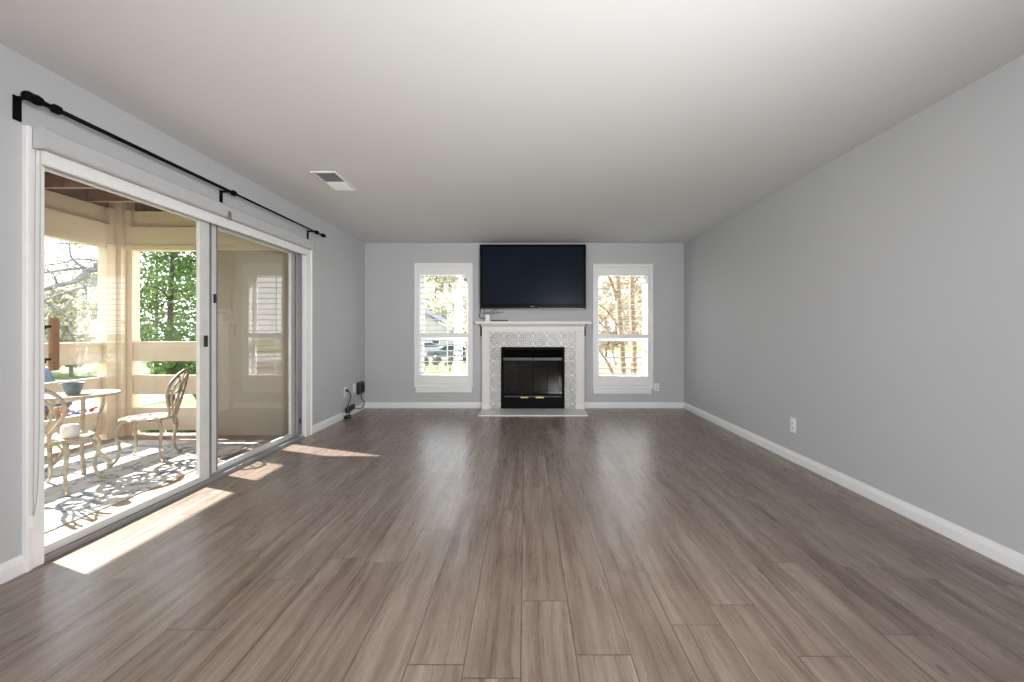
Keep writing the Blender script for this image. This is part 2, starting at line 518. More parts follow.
M['car_glass'] = plain('car_glass', (0.03, 0.04, 0.05), 0.1, var=0.05)
M['tyre'] = plain('tyre', (0.02, 0.02, 0.02), 0.8)

# ------------------------------------------------------------------ room shell
XL, XR, H = -2.374, 2.344, 2.44
YR = -3.6                                    # the wall behind the photographer
DY0, DY1, DZ = 2.055, 4.50, 2.01            # patio-door opening
TH = 0.16
struct(box_obj('floor', M['floor'], XL - TH, XR, YR, D, -0.12, 0.0))
struct(box_obj('ceiling', M['ceiling'], XL - TH, XR + 0.1, YR - 0.1, D + 0.2, H, H + 0.1))
mb = MB()
mb.box(XL - TH, XL, YR, DY0, 0, H)
mb.box(XL - TH, XL, DY1, D + 0.2, 0, H)
mb.box(XL - TH, XL, DY0, DY1, DZ, H)
struct(mb.build('wall_left', M['wall']))
struct(box_obj('wall_right', M['wall'], XR, XR + 0.1, YR, D + 0.2, 0, H))
struct(box_obj('wall_rear', M['wall'], XL - TH, XR + 0.1, YR - 0.1, YR, 0, H))

# window measurements on the fireplace wall (outer casing / opening)
WIN = []
for (l, r, t, b, il, ir, it, ib, mr0, mr1, al_, ar_, ab) in (
        (414.6, 473.1, 263.2, 387.2, 420.0, 468.0, 274.4, 375.3, 333.2, 337.4, 416.0, 472.0, 392.3),
        (592.6, 652.8, 264.0, 388.6, 598.0, 647.5, 275.0, 376.1, 334.2, 338.3, 593.6, 651.0, 393.6)):
    WIN.append(dict(l=bx(l), r=bx(r), t=bz(t), b=bz(b), il=bx(il), ir=bx(ir), it=bz(it), ib=bz(ib), m0=bz(mr0), m1=bz(mr1), al=bx(al_), ar=bx(ar_), ab=bz(ab)))
WT = 0.17                                    # wall thickness
# fireplace opening in the wall
FX0, FX1 = bx(500.9, 6.08), bx(564.7, 6.08)
FZ1 = bz(347, 6.08)
mb = MB()
xs = [XL - TH, WIN[0]['il'] - 0.03, WIN[0]['ir'] + 0.03, FX0 - 0.02, FX1 + 0.02, WIN[1]['il'] - 0.03, WIN[1]['ir'] + 0.03, XR + 0.1]
def wall_with_holes(mb, holes, x0, x1, z0, z1, ya, yb):
    cuts = sorted({x0, x1} | {h[0] for h in holes} | {h[1] for h in holes})
    for a, b in zip(cuts[:-1], cuts[1:]):
        hs = sorted([(h[2], h[3]) for h in holes if h[0] <= a + 1e-6 and h[1] >= b - 1e-6])
        z = z0
        for (ha, hb) in hs:
            if ha > z + 1e-6: mb.box(a, b, ya, yb, z, ha)
            z = hb
        if z < z1 - 1e-6: mb.box(a, b, ya, yb, z, z1)
holes = [(W['il'] - 0.03, W['ir'] + 0.03, W['ib'] - 0.06, W['it'] + 0.06) for W in WIN] + [(FX0 - 0.02, FX1 + 0.02, 0.0, FZ1 + 0.02)]
wall_with_holes(mb, holes, XL - TH, XR + 0.1, 0.0, H, D, D + WT)
struct(mb.build('wall_back', M['wall']))

def baseboard(name, x0, x1, y0, y1, nx, ny):
    """profiled baseboard lying along a wall; (nx,ny) points into the room"""
    prof = [(0, 0), (0.016, 0), (0.016, 0.055), (0.013, 0.066), (0.011, 0.070), (0.009, 0.082), (0.0, 0.086)]
    mb = MB()
    vs, n = [], len(prof)
    for (x, y) in ((x0, y0), (x1, y1)):
        for (d, z) in prof: vs.append((x + nx * d, y + ny * d, z))
    fs = [tuple(range(n)), tuple(range(n, 2 * n))[::-1]]
    for i in range(n):
        j = (i + 1) % n
        fs.append((i, n + i, n + j, j))
    mb.add(vs, fs)
    return struct(mb.build(name, M['trim']))
HX0, HX1 = bx(481.8, 6.08), bx(584.4, 6.08)      # fireplace surround
baseboard('baseboard_back', XL, HX0, D, D, 0, -1)
baseboard('baseboard_back', HX1, XR, D, D, 0, -1)
baseboard('baseboard_right', XR, XR, YR, D, -1, 0)
CAS0, CAS1 = 1.975, 4.62
baseboard('baseboard_left', XL, XL, YR, CAS0, 1, 0)
baseboard('baseboard_left', XL, XL, CAS1, D, 1, 0)

# ------------------------------------------------------------------ front windows
for i, W in enumerate(WIN):
    e = bpy.data.objects.new('window_%d' % (i + 1), None)
    e.location = ((W['l'] + W['r']) / 2, D, W['ab']); COL.objects.link(e)
    struct(e)
    L = lambda mb, name, mat, bev=0.0: None
    ox, oy, oz = e.location
    def put(mb, name, mat, bev=0.0, par=e):
        mb.v = [(x - ox, y - oy, z - oz) for (x, y, z) in mb.v]
        return mb.build(name, mat, par, bev)
    f = 0.03
    il, ir, ib, it = W['il'] - f, W['ir'] + f, W['ib'] - 0.06, W['it'] + 0.06
    # casing with a raised outer lip
    mb = MB()
    cw = 0.055
    for (a, b, c, d) in ((W['l'], W['l'] + cw, W['b'], W['t']), (W['r'] - cw, W['r'], W['b'], W['t']),
                         (W['l'] + cw, W['r'] - cw, W['t'] - cw, W['t']), (W['l'] + cw, W['r'] - cw, W['b'], W['b'] + cw)):
        mb.box(a, b, D - 0.022, D, c, d)
    put(mb, 'casing', M['trim'], 0.003)
    mb = MB()
    lw = 0.014
    for (a, b, c, d) in ((W['l'], W['l'] + lw, W['b'], W['t']), (W['r'] - lw, W['r'], W['b'], W['t']),
                         (W['l'] + lw, W['r'] - lw, W['t'] - lw, W['t']), (W['l'] + lw, W['r'] - lw, W['b'], W['b'] + lw)):
        mb.box(a, b, D - 0.034, D - 0.022, c, d)
    put(mb, 'casing_lip', M['trim'], 0.003)
    put(MB().box(W['al'], W['ar'], D - 0.024, D, W['ab'], W['b']), 'apron', M['trim'], 0.003)
    # jamb liners
    mb = MB()
    mb.box(il, il + 0.012, D, D + WT, ib, it).box(ir - 0.012, ir, D, D + WT, ib, it)
    mb.box(il + .012, ir - .012, D, D + WT, it - 0.012, it).box(il + .012, ir - .012, D, D + WT, ib, ib + 0.012)
    put(mb, 'jamb', M['vinyl'])
    # double-hung sashes
    zm = (W['m0'] + W['m1']) / 2 - 0.05
    for nm, z0, z1, yy in (('upper_sash', zm - 0.02, it - 0.012, D + 0.125), ('lower_sash', ib + 0.012, zm + 0.02, D + 0.095)):
        mb = MB(); sw = 0.05
        a, b = il + 0.014, ir - 0.014
        mb.box(a, a + sw, yy, yy + 0.028, z0, z1).box(b - sw, b, yy, yy + 0.028, z0, z1)
        mb.box(a + sw, b - sw, yy, yy + 0.028, z0, z0 + sw).box(a + sw, b - sw, yy, yy + 0.028, z1 - sw, z1)
        if i == 0:   # muntin down the middle of the left window
            xm = (a + b) / 2 + 0.03
            mb.box(xm - 0.008, xm + 0.008, yy + 0.008, yy + 0.02, z0 + sw, z1 - sw)
        s = put(mb, nm, M['vinyl'], 0.002)
        g = MB().box(a + sw - 0.004, b - sw + 0.004, yy + 0.011, yy + 0.016, z0 + sw - 0.004, z1 - sw + 0.004)
        put(g, 'pane', M['glass'], 0.0, s)
    # the shutter panel
    side = ('left', 'right')[i]
    t = thing('window_shutter', 'white louvred shutter in the window %s of the fireplace' % side, 'shutter', (ox, oy, W['b']), 0, 'white window shutters')
    oz = W['b']
    pl, pr, pt, pb = W['l'] + cw + 0.001, W['r'] - cw - 0.001, W['t'] - cw - 0.001, W['b'] + cw + 0.001
    # stiles run along the casing, rails top, middle and bottom
    ya, yb = D - 0.018, D + 0.012
    st = W['il'] - pl
    mb = MB().box(pl, W['il'], ya, yb, pb, pt); put(mb, 'stile', M['shutter'], 0.002, t)
    mb = MB().box(W['ir'], pr, ya, yb, pb, pt); put(mb, 'stile', M['shutter'], 0.002, t)
    put(MB().box(W['il'], W['ir'], ya, yb, W['it'], pt), 'top_rail', M['shutter'], 0.002, t)
    put(MB().box(W['il'], W['ir'], ya, yb, pb, W['ib']), 'bottom_rail', M['shutter'], 0.002, t)
    put(MB().box(W['il'], W['ir'], ya, yb, W['m1'], W['m0']), 'middle_rail', M['shutter'], 0.002, t)
    def louvers(z0, z1, k):
        for q in range(k):
            z = z0 + (z1 - z0) * (q + 0.5) / k
            prof = []
            for s_ in range(12):
                an = 2 * math.pi * s_ / 12
                prof.append((D - 0.003 + 0.032 * math.cos(an), z + 0.0058 * math.sin(an) + 0.0))
            put(MB().prism(prof, 'x', W['il'] + 0.002, W['ir'] - 0.002), 'louver', M['shutter'], 0.0, t)
    louvers(W['m0'], W['it'], 11)
    louvers(W['ib'], W['m1'], 7)
    # tilt rod at the back edge of the louvers
    portal(((il + ir) / 2, D + WT + 0.02, (ib + it) / 2), (0, -1, 0), ir - il, it - ib)

# ------------------------------------------------------------------ patio door
door = bpy.data.objects.new('door_1', None); door.location = (XL, (DY0 + DY1) / 2, 0); COL.objects.link(door); struct(door)
def dput(mb, name, mat, par=None, bev=0.0):
    ox, oy, oz = door.location
    mb.v = [(x - ox, y - oy, z - oz) for (x, y, z) in mb.v]
    return mb.build(name, mat, par or door, bev)
# inside casing
dput(MB().box(XL, XL + 0.018, CAS0, DY0, 0, DZ + 0.10), 'casing', M['trim'], None, 0.004)
dput(MB().box(XL, XL + 0.018, DY1, CAS1, 0, DZ + 0.10), 'casing', M['trim'], None, 0.004)
dput(MB().box(XL, XL + 0.018, DY0, DY1, DZ, DZ + 0.10), 'head_casing', M['trim'], None, 0.004)
dput(MB().box(XL, XL + 0.028, CAS0 - 0.002, CAS0 + 0.02, 0, DZ + 0.10), 'casing_lip', M['trim'], None, 0.004)
dput(MB().box(XL, XL + 0.028, CAS1 - 0.02, CAS1 + 0.002, 0, DZ + 0.10), 'casing_lip', M['trim'], None, 0.004)
# outer frame: jambs, head, sill track
XG1, XG2 = XL - 0.045, XL - 0.098      # planes of the sliding and of the fixed panel
dput(MB().box(XL - 0.13, XL, DY0, DY0 + 0.014, 0, DZ), 'jamb', M['alu'])
dput(MB().box(XL - 0.13, XL, DY1 - 0.02, DY1, 0, DZ), 'jamb', M['trim'])
dput(MB().box(XL - 0.13, XL, DY0 + .014, DY1 - .02, DZ - 0.018, DZ), 'head', M['alu'])
mb = MB().box(XL - 0.14, XL + 0.005, DY0, DY1, 0.0, 0.014)
for xx in (XL - 0.005, XL - 0.072, XL - 0.130):
    mb.box(xx - 0.004, xx + 0.004, DY0 + .014, DY1 - .02, 0.014, 0.025)
dput(mb, 'sill_track', plain('sill_aluminium', (0.36, 0.36, 0.36), 0.45, 0.4))
def panel(name, X, y0, y1, wn_, wf, mat, glass, bot=0.045, top=0.042):
    z0, z1 = 0.018, DZ - 0.019
    t = 0.014
    mb = MB().box(X - t, X + t, y0, y0 + wn_, z0, z1).box(X - t, X + t, y1 - wf, y1, z0, z1)
    mb.box(X - t, X + t, y0 + wn_, y1 - wf, z0, z0 + bot).box(X - t, X + t, y0 + wn_, y1 - wf, z1 - top, z1)
    p = dput(mb, name, mat, None, 0.002)
    g = MB().box(X - 0.003, X + 0.003, y0 + wn_ - .005, y1 - wf + .005, z0 + bot - .005, z1 - top + .005)
    dput(g, 'glass_pane', glass, p)
    return p
slide = panel('sliding_panel', XG1, DY0 + 0.015, 3.19, 0.024, 0.095, M['alu'], M['glass'])
fixed = panel('fixed_panel', XG2, 3.17, DY1 - 0.022, 0.178, 0.085, M['alu'], M['glass_grey'])
dput(MB().box(XG2 + 0.0142, XG2 + 0.026, 3.243, 3.268, 0.03, DZ - 0.03), 'interlock', M['alu_dark'], fixed, 0.002)
dput(MB().box(XG2 + 0.0142, XG2 + 0.020, 3.330, 3.340, 0.03, DZ - 0.03), 'glazing_bead', M['alu_dark'], fixed)
# grey mesh-door frame parked in front of the fixed panel's far edge
mb = MB().box(XL - 0.035, XL - 0.012, 4.395, 4.478, 0.034, DZ - 0.03)
dput(mb, 'far_stile', M['alu_dark'], None, 0.002)
dput(MB().box(XL - 0.012, XL - 0.006, 4.42, 4.45, 0.16, 0.21), 'lock_knob', M['black_plastic'], None, 0.002)
# latch on the meeting stile
dput(MB().box(XG1 + 0.014, XG1 + 0.032, 3.13, 3.155, 1.02, 1.105), 'latch', M['black_plastic'], slide, 0.004)
dput(MB().box(XG2 + 0.014, XG2 + 0.026, 3.30, 3.32, 1.36, 1.43), 'latch', M['black_plastic'], fixed, 0.002)
# wooden pull on the outside of the near stile
mb = MB()
yh = 2.205
mb.obox((XG1 - 0.062, yh, 1.068), (0.011, 0, 0), (0, 0.02, 0), (0, 0, 0.138))
dput(mb, 'handle', M['handle_wood'], slide, 0.006)
for zz in (0.985, 1.155):
    mb = MB().tube(spline([(XG1 - 0.012, 2.093, zz), (XG1 - 0.045, 2.11, zz), (XG1 - 0.058, 2.15, zz + 0.006), (XG1 - 0.060, yh, zz + 0.008)], 5), 0.007)
    dput(mb, 'handle_arm', M['black'], slide)
    dput(MB().lathe([(0.009, -0.001), (0.009, 0.004), (0.002, 0.006)], (XG1 + 0.013, 2.093, zz), 12, 'x'), 'screw_cap', M['black'], slide)
portal((XL - 0.16, (DY0 + DY1) / 2, DZ / 2), (1, 0, 0), DY1 - DY0, DZ)

# roller shade above the door
sh = thing('roller_shade', 'long grey-white roller shade cassette mounted above the patio door', 'window shade', (XL, 2.0, 2.03))
def rel(o, mb): 
    l = o.location
    mb.v = [(x - l[0], y - l[1], z - l[2]) for (x, y, z) in mb.v]
    return mb
x1 = XL + 0.018
prof = [(XL, 2.014), (XL + 0.078, 2.014), (XL + 0.086, 2.022), (XL + 0.086, 2.100), (XL + 0.078, 2.108), (XL, 2.108)]
rel(sh, MB().prism(prof, 'y', 2.012, 4.50)).v
m_ = MB().prism(prof, 'y', 2.012, 4.50); rel(sh, m_).build('cassette', M['cassette'], sh)
pe = [(XL, 2.010), (XL + 0.080, 2.010), (XL + 0.090, 2.020), (XL + 0.090, 2.102), (XL + 0.080, 2.112), (XL, 2.112)]
for (a, b) in ((1.998, 2.012), (4.50, 4.514)):
    rel(sh, MB().prism(pe, 'y', a, b)).build('end_cap', M['cassette'], sh)
# the shade rolled up, its hem showing under the cassette
hem = [(x1 + 0.001, 1.95), (x1 + 0.012, 1.945), (x1 + 0.022, 1.95), (x1 + 0.024, 2.013), (x1 + 0.001, 2.013)]
rel(sh, MB().prism(hem, 'y', 2.03, 4.49)).build('shade_hem', M['fabric'], sh)
yc = 2.0
mb = MB()
mb.tube(spline([(XL + 0.033, yc + .004, 2.011), (XL + 0.033, yc, 1.5), (XL + 0.032, yc - .002, 0.8), (XL + 0.030, yc - .004, 0.25)], 6), 0.0016, 6)
mb.tube(spline([(XL + 0.058, yc + .004, 2.011), (XL + 0.058, yc, 1.5), (XL + 0.056, yc, 0.8), (XL + 0.050, yc - .002, 0.42), (XL + 0.040, yc - .004, 0.30), (XL + 0.031, yc - 0.005, 0.25)], 6), 0.0016, 6)
ch = rel(sh, mb).build('bead_chain', M['cord'], sh)
rel(sh, MB().box(XL + 0.018, XL + 0.040, yc - 0.018, yc + 0.006, 0.205, 0.26)).build('chain_tensioner', M['plate'], sh, 0.004)
rel(sh, MB().box(XL + 0.086, XL + 0.096, 3.22, 3.25, 2.0, 2.06)).build('clip', M['alu_dark'], sh, 0.002)

# curtain rod
rod = thing('curtain_rod', 'thin black curtain rod on three brackets above the patio door', 'curtain rod', (XL, 1.93, 2.21))
RX, RZ = -2.272, 2.212
rel(rod, MB().tube([(RX, 1.985, RZ), (RX, 3.30, RZ)], 0.0115, 12)).build('outer_tube', M['black'], rod)
rel(rod, MB().tube([(RX, 3.30, RZ), (RX, 4.66, RZ)], 0.0085, 12)).build('inner_tube', M['black'], rod)
fin = [(0.004, 0.0), (0.017, 0.006), (0.022, 0.016), (0.022, 0.030), (0.017, 0.036), (0.022, 0.042), (0.024, 0.056), (0.021, 0.070), (0.013, 0.076), (0.012, 0.10)]
rel(rod, MB().lathe(fin, (RX, 1.893, RZ), 16, 'y')).build('finial', M['black'], rod)
rel(rod, MB().lathe([(r * 0.85, -h) for (r, h) in fin], (RX, 4.755, RZ), 16, 'y')).build('finial', M['black'], rod)
for yb in (1.955, 3.265, 4.565):
    mb = MB().box(XL, XL + 0.006, yb - 0.017, yb + 0.017, 2.12, 2.235)
    mb.box(XL + 0.006, RX + 0.01, yb - 0.008, yb + 0.008, 2.218, 2.232)
    b = rel(rod, mb).build('bracket', M['black'], rod, 0.002)
    l = rod.location
    rg = MB().lathe([(0.013, -0.012), (0.021, -0.012), (0.021, 0.012), (0.013, 0.012)], (RX, yb + (0.075 if yb < 2 else 0.0), RZ), 16, 'y')
    rel(rod, rg).build('collar', M['black'], b)

# ------------------------------------------------------------------ ceiling vent
vy0, vy1, vx0, vx1 = 3.41, 3.87, -1.755, -1.545
v = thing('ceiling_vent', 'white slatted air vent set into the ceiling near the patio door', 'vent', ((vx0 + vx1) / 2, (vy0 + vy1) / 2, H))
mb = MB(); fr = 0.022
for (a, b, c, d) in ((vx0, vx0 + fr, vy0, vy1), (vx1 - fr, vx1, vy0, vy1), (vx0 + fr, vx1 - fr, vy0, vy0 + fr), (vx0 + fr, vx1 - fr, vy1 - fr, vy1)):
    mb.box(a, b, c, d, H - 0.010, H)
rel(v, mb).build('frame', M['trim'], v, 0.004)
rel(v, MB().box(vx0 + fr, vx1 - fr, vy0 + fr, vy1 - fr, H - 0.0012, H - 0.0004)).build('duct', M['slot'], v)
ym = (vy0 + vy1) / 2
for k in range(20):
    y = lerp(vy0 + fr + 0.008, vy1 - fr - 0.008, k / 19)
    tilt = 1 if y < ym else -1
    rel(v, MB().obox(((vx0 + vx1) / 2, y, H - 0.0065), ((vx1 - vx0) / 2 - fr, 0, 0), (0, 0.0072, tilt * 0.004), (0, 0.0004 * tilt, 0.0007))).build('slat', M['trim'], v)

# ------------------------------------------------------------------ outlets, adapters
def outlet(loc, rz, label, h=0.118, wd=0.072, rocker=False):
    o = thing('wall_outlet', label, 'outlet', loc, rz, 'white wall plates')
    MB().box(-wd / 2, wd / 2, -0.006, 0, -h / 2, h / 2).build('cover_plate', M['plate'], o, 0.003)
    if rocker:
        MB().box(-0.018, 0.018, -0.009, -0.006, -0.035, 0.035).build('rocker', M['plate'], o, 0.002)
    else:
        for zz in (-0.021, 0.021):
            r = MB().lathe([(0.016, 0), (0.016, -0.003)], (0, -0.006, zz), 16, 'y').build('receptacle', M['plate'], o)
            mb = MB().box(-0.007, -0.005, -0.0096, -0.0090, zz - 0.003, zz + 0.007).box(0.005, 0.007, -0.0096, -0.0090, zz - 0.003, zz + 0.007)
            mb.box(-0.002, 0.002, -0.0096, -0.009, zz - 0.011, zz - 0.007).build('slots', M['slot'], r)
    return o
R90 = math.pi / 2
outlet((XR, 3.665, bz(425, 3.665) ), -R90, 'white duplex outlet halfway along the bare right-hand wall', 0.128, 0.076)
outlet((bx(656.5), D, bz(387)), 0, 'white outlet low on the wall beside the right-hand window', 0.115, 0.078)
yo = 160.5 / 180.3 * D
outlet((XL, yo, bz(392, yo)), R90, 'white outlet with a black plug in it, left wall', 0.135, 0.085)
yo2 = 160.5 / 171.4 * D
outlet((XL, yo2, bz(388, yo2)), R90, 'plain white plate beside the black box near the corner', 0.125, 0.085, True)
pl = thing('power_plug', 'small round black plug pushed into the left-wall outlet', 'plug', (XL + 0.006, yo, bz(390.5, yo)))
MB().lathe([(0.017, 0.0), (0.019, 0.012), (0.015, 0.026), (0.007, 0.034)], (0.003, 0, 0), 16, 'x').build('plug_body', M['black_plastic'], pl)
# wall-mounted box by the corner
ya_, yb_ = 5.93, 6.14
rt = thing('wall_charger', 'black ribbed charger box hung on the left wall next to the corner', 'charger', (XL, 6.03, bz(388, 6.03)))
zc = bz(387.2, 6.05)
mb = MB().prism([(XL, zc - 0.085), (XL + 0.035, zc - 0.085), (XL + 0.050, zc - 0.06), (XL + 0.050, zc + 0.06), (XL + 0.035, zc + 0.088), (XL, zc + 0.088)], 'y', 5.89, 6.075)
rel(rt, mb).build('housing', M['black_plastic'], rt, 0.006)
for k in range(3):
    y = 5.915 + k * 0.05
    rel(rt, MB().box(XL + 0.0495, XL + 0.054, y, y + 0.018, zc - 0.05, zc + 0.05)).build('rib', M['black'], rt, 0.002)
# adapters near the baseboard
ad = thing('power_adapter', 'black brick-shaped power adapter leaning on the baseboard under the outlets', 'adapter', (XL + 0.03, 5.58, 0.062))
mb = MB().obox((0.012, 0.0, 0.045), (0.018, 0, 0), (0, 0.115, 0.010), (0, -0.003, 0.034))
mb.build('housing', M['black_plastic'], ad, 0.006)
for k in range(3):
    MB().obox((0.0315, -0.07 + 0.07 * k, 0.045 - 0.0067 + 0.0067 * k), (0.0015, 0, 0), (0, 0.006, 0.0006), (0, 0, 0.03)).build('rib', M['black'], ad)
ps = thing('power_strip', 'small black block lying on the floor against the left baseboard', 'adapter', (XL + 0.055, 5.47, 0))
MB().obox((0, 0, 0.018), (0.030, 0, 0), (0, 0.055, 0), (0, 0, 0.018)).build('housing', M['black_plastic'], ps, 0.005)
MB().box(-0.016, 0.016, -0.03, 0.03, 0.036, 0.040).build('socket', M['slot'], ps, 0.002)
tag(MB().tube(spline([(XL + 0.036, yo, bz(390.5, yo)), (XL + 0.055, yo + 0.03, bz(394, yo)), (XL + 0.05, yo + 0.05, bz(399, yo)), (XL + 0.045, yo - 0.02, bz(405, yo)), (XL + 0.05, yo - 0.05, bz(410, yo)), (XL + 0.06, yo + 0.0, 0.06), (XL + 0.06, 5.49, 0.036)], 6), 0.006, 6).build('plug_cord', M['black_plastic']),
    'black cord dropping from the left-wall plug to the floor block', 'cord')
tag(MB().tube(spline([(XL + 0.03, 5.99, zc - 0.085), (XL + 0.04, 5.98, zc - 0.16), (XL + 0.045, 6.04, zc - 0.20), (XL + 0.06, 6.02, 0.10), (XL + 0.07, 5.90, 0.055), (XL + 0.06, 5.76, 0.075), (XL + 0.044, 5.69, 0.10)], 6), 0.006, 6).build('charger_cord', M['black_plastic']),
    'black cord looping from the corner charger box to the adapter', 'cord')

# ------------------------------------------------------------------ fireplace
fp = thing('fireplace', 'white fireplace with patterned tile surround, mantel shelf and black glass doors', 'fireplace', ((HX0 + HX1) / 2, D, 0))
YF = 6.08                                # front of the surround
YT = 6.105                               # face of the tile
tx0, tx1 = bx(489.6, YF), bx(575.8, YF)
tz1 = bz(331.5, YF)
zs0, zs1 = bz(324.3, YF), bz(321.2, 6.0)
def fput(mb, name, mat, par=None, bev=0.0):
    return rel(fp, mb).build(name, mat, par or fp, bev)
for (a, b) in ((HX0, tx0), (tx1, HX1)):
    mb = MB().box(a, b, YF, D, 0.0, tz1)
    w_ = b - a
    p = fput(mb, 'pilaster', M['mantel'], None, 0.004)
    fput(MB().box(a + w_ * 0.22, b - w_ * 0.22, YF - 0.010, YF, 0.10, tz1 - 0.02), 'raised_panel', M['mantel'], p, 0.004)
    fput(MB().box(a - 0.004, b + 0.004, YF - 0.012, YF, 0.0, 0.09), 'plinth', M['mantel'], p, 0.004)
fput(MB().box(HX0, HX1, YF, D, tz1, zs0 - 0.02), 'frieze', M['mantel'], None, 0.004)
crown = [(YF, zs0 - 0.035), (YF - 0.012, zs0 - 0.03), (YF - 0.030, zs0), (D, zs0), (D, zs0 - 0.02), (YF, zs0 - 0.02)]
fput(MB().prism(crown, 'x', HX0 - 0.01, HX1 + 0.01), 'bed_moulding', M['mantel'])
fput(MB().box(bx(474.8, 6.0), bx(591.4, 6.0), 5.985, D, zs0, zs1), 'mantel_shelf', M['mantel'], None, 0.006)
# tile facing around the opening
mb = MB().box(tx0, FX0, YT, D, 0.0, tz1).box(FX1, tx1, YT, D, 0.0, tz1).box(FX0, FX1, YT, D, FZ1, tz1)
tl = mb
o = tl.build('tile_facing', M['tile'], fp)
o.data.transform(Matrix.Translation((-fp.location[0], -fp.location[1], 0)))
mb = MB().prism([(tx0 + 0.012, tz1 - 0.012), (tx0, tz1), (tx1, tz1), (tx1 - 0.012, tz1 - 0.012)], 'y', YF, YT + 0.002)
fput(mb, 'inner_bead', M['mantel'])
hb = MB().box(bx(478.7, 5.62), bx(587.2, 5.62), 5.617, YF - 0.012, 0.0, 0.012)
hb.box(tx0, tx1, YF - 0.012, YT, 0.0, 0.012)
fput(hb, 'hearth', M['hearth'], None, 0.002)
mb = MB().box(bx(478.7, 5.62) - 0.006, bx(587.2, 5.62) + 0.006, 5.600, 5.617, 0.0, 0.014)
for (p, q) in ((bx(478.7, 5.62) - 0.006, bx(478.7, 5.62) + 0.012), (bx(587.2, 5.62) - 0.012, bx(587.2, 5.62) + 0.006)):
    mb.box(p, q, 5.617, YF - 0.012, 0.0, 0.014)
fput(mb, 'hearth_edge', M['trim'], None, 0.002)
for (a, b) in ((HX0 - 0.032, HX0 - 0.003), (HX1 + 0.003, HX1 + 0.032)):
    mb = MB().box(a, b, D - 0.02, D, zs0 - 0.175, zs0).box(a, b, D - 0.14, D - 0.02, zs0 - 0.012, zs0)
    fput(mb, 'shelf_bracket', M['black'], None, 0.002)
# firebox insert
yi = 6.085
fw = FX1 - FX0
def FXp(u): return lerp(FX0, FX1, (u - 162) / (497 - 162))
def FZp(v): return bz(300 + v / 5.246, YF)
mb = MB()
zb = 0.012
z_top = FZp(247); z_v0 = FZp(303); z_b0 = FZp(318); z_bot = FZp(496)
a, b = FXp(175), FXp(484)
mb.box(FX0, a, yi, D + 0.06, zb, z_top).box(b, FX1, yi, D + 0.06, zb, z_top)
mb.box(a, b, yi, D + 0.06, FZp(262), z_top)
mb.box(a, b, yi, D + 0.06, zb, z_bot)
fb = fput(mb, 'firebox', M['black'], None, 0.003)
fput(MB().box(a, b, yi + 0.012, yi + 0.03, z_b0, z_v0), 'vent_bar', plain('dark_grey_steel', (0.05, 0.05, 0.053), 0.4, 0.3), fb, 0.002)
for k in range(4):
    z = lerp(z_v0, FZp(262), (k + 0.5) / 4)
    fput(MB().obox(((a + b) / 2, yi + 0.035, z), ((b - a) / 2, 0, 0), (0, 0.014, 0.008), (0, -0.001, 0.002)), 'vent_slat', M['black'], fb)
fput(MB().box((a + b) / 2 - 0.006, (a + b) / 2 + 0.006, yi + 0.01, yi + 0.03, z_b0, FZp(262)), 'vent_divider', M['black'], fb)
# recess
mb = MB()
yk = D + 0.50
mb.box(a - .02, a, D + .06, yk, 0, z_top).box(b, b + .02, D + .06, yk, 0, z_top).box(a - .02, b + .02, yk, yk + .02, 0, z_top)
mb.box(a, b, D + .06, yk, z_top - .02, z_top).box(a, b, D + 0.06, yk, 0.0, 0.02)
def brick_mat():
    n = N('firebrick')
    x, y, z = n.xyz(n.obj())
    bt = n.new('ShaderNodeTexBrick')
    n.link(n.comb(n.math('ADD', x, y), z, 0.0), bt.inputs['Vector'])
    bt.inputs['Color1'].default_value = (0.085, 0.080, 0.072, 1); bt.inputs['Color2'].default_value = (0.055, 0.052, 0.047, 1)
    bt.inputs['Mortar'].default_value = (0.016, 0.015, 0.014, 1); bt.inputs['Scale'].default_value = 4.0
    n.link(bt.outputs[0], n.b.inputs['Base Color']); n.b.inputs['Roughness'].default_value = 0.9
    return n.m
fput(mb, 'firebox_lining', brick_mat(), fb)
M['fire_glass'] = glass_mat('fire_glass', (0.62, 0.62, 0.61), 0.03)
# four folding glass doors
for k in range(4):
    d0 = lerp(a, b, k / 4); d1 = lerp(a, b, (k + 1) / 4)
    t_ = 0.005
    yy = yi + 0.006
    mb = MB().box(d0 + .001, d0 + t_, yy, yy + .014, z_bot, z_b0).box(d1 - t_, d1 - .001, yy, yy + .014, z_bot, z_b0)
    mb.box(d0 + t_, d1 - t_, yy, yy + .014, z_b0 - 0.012, z_b0).box(d0 + t_, d1 - t_, yy, yy + .014, z_bot, z_bot + 0.008)
    dr = fput(mb, 'glass_door', M['black'], fb)
    fput(MB().box(d0 + t_, d1 - t_, yy + .005, yy + .009, z_bot + 0.008, z_b0 - 0.012), 'door_glass', M['fire_glass'], dr)
for (u0, u1) in ((265, 305), (345, 388)):
    fput(MB().box(FXp(u0), FXp(u1), yi - 0.014, yi, FZp(514), FZp(508)), 'door_handle', M['gold'], fb, 0.002)
fput(MB().box(FXp(180), FXp(478), yi - 0.003, yi, FZp(510), FZp(503)), 'bottom_rail', M['silver'] if False else plain('bar_grey', (0.035, 0.035, 0.035), 0.4, 0.2), fb)
# log grate and two logs behind the glass: things resting in the firebox
gr = thing('fire_grate', 'black iron grate inside the fireplace', 'grate', ((a + b) / 2, D + 0.27, 0.02))
for k in range(6):
    x = -0.25 + 0.1 * k
    MB().tube([(x, -0.13, 0.0), (x, -0.12, 0.06), (x, 0.12, 0.06), (x, 0.14, 0.14)], 0.008, 6).build('bar', M['black'], gr)
MB().tube([(-0.28, 0.0, 0.055), (0.28, 0.0, 0.055)], 0.008, 6).build('cross_bar', M['black'], gr)

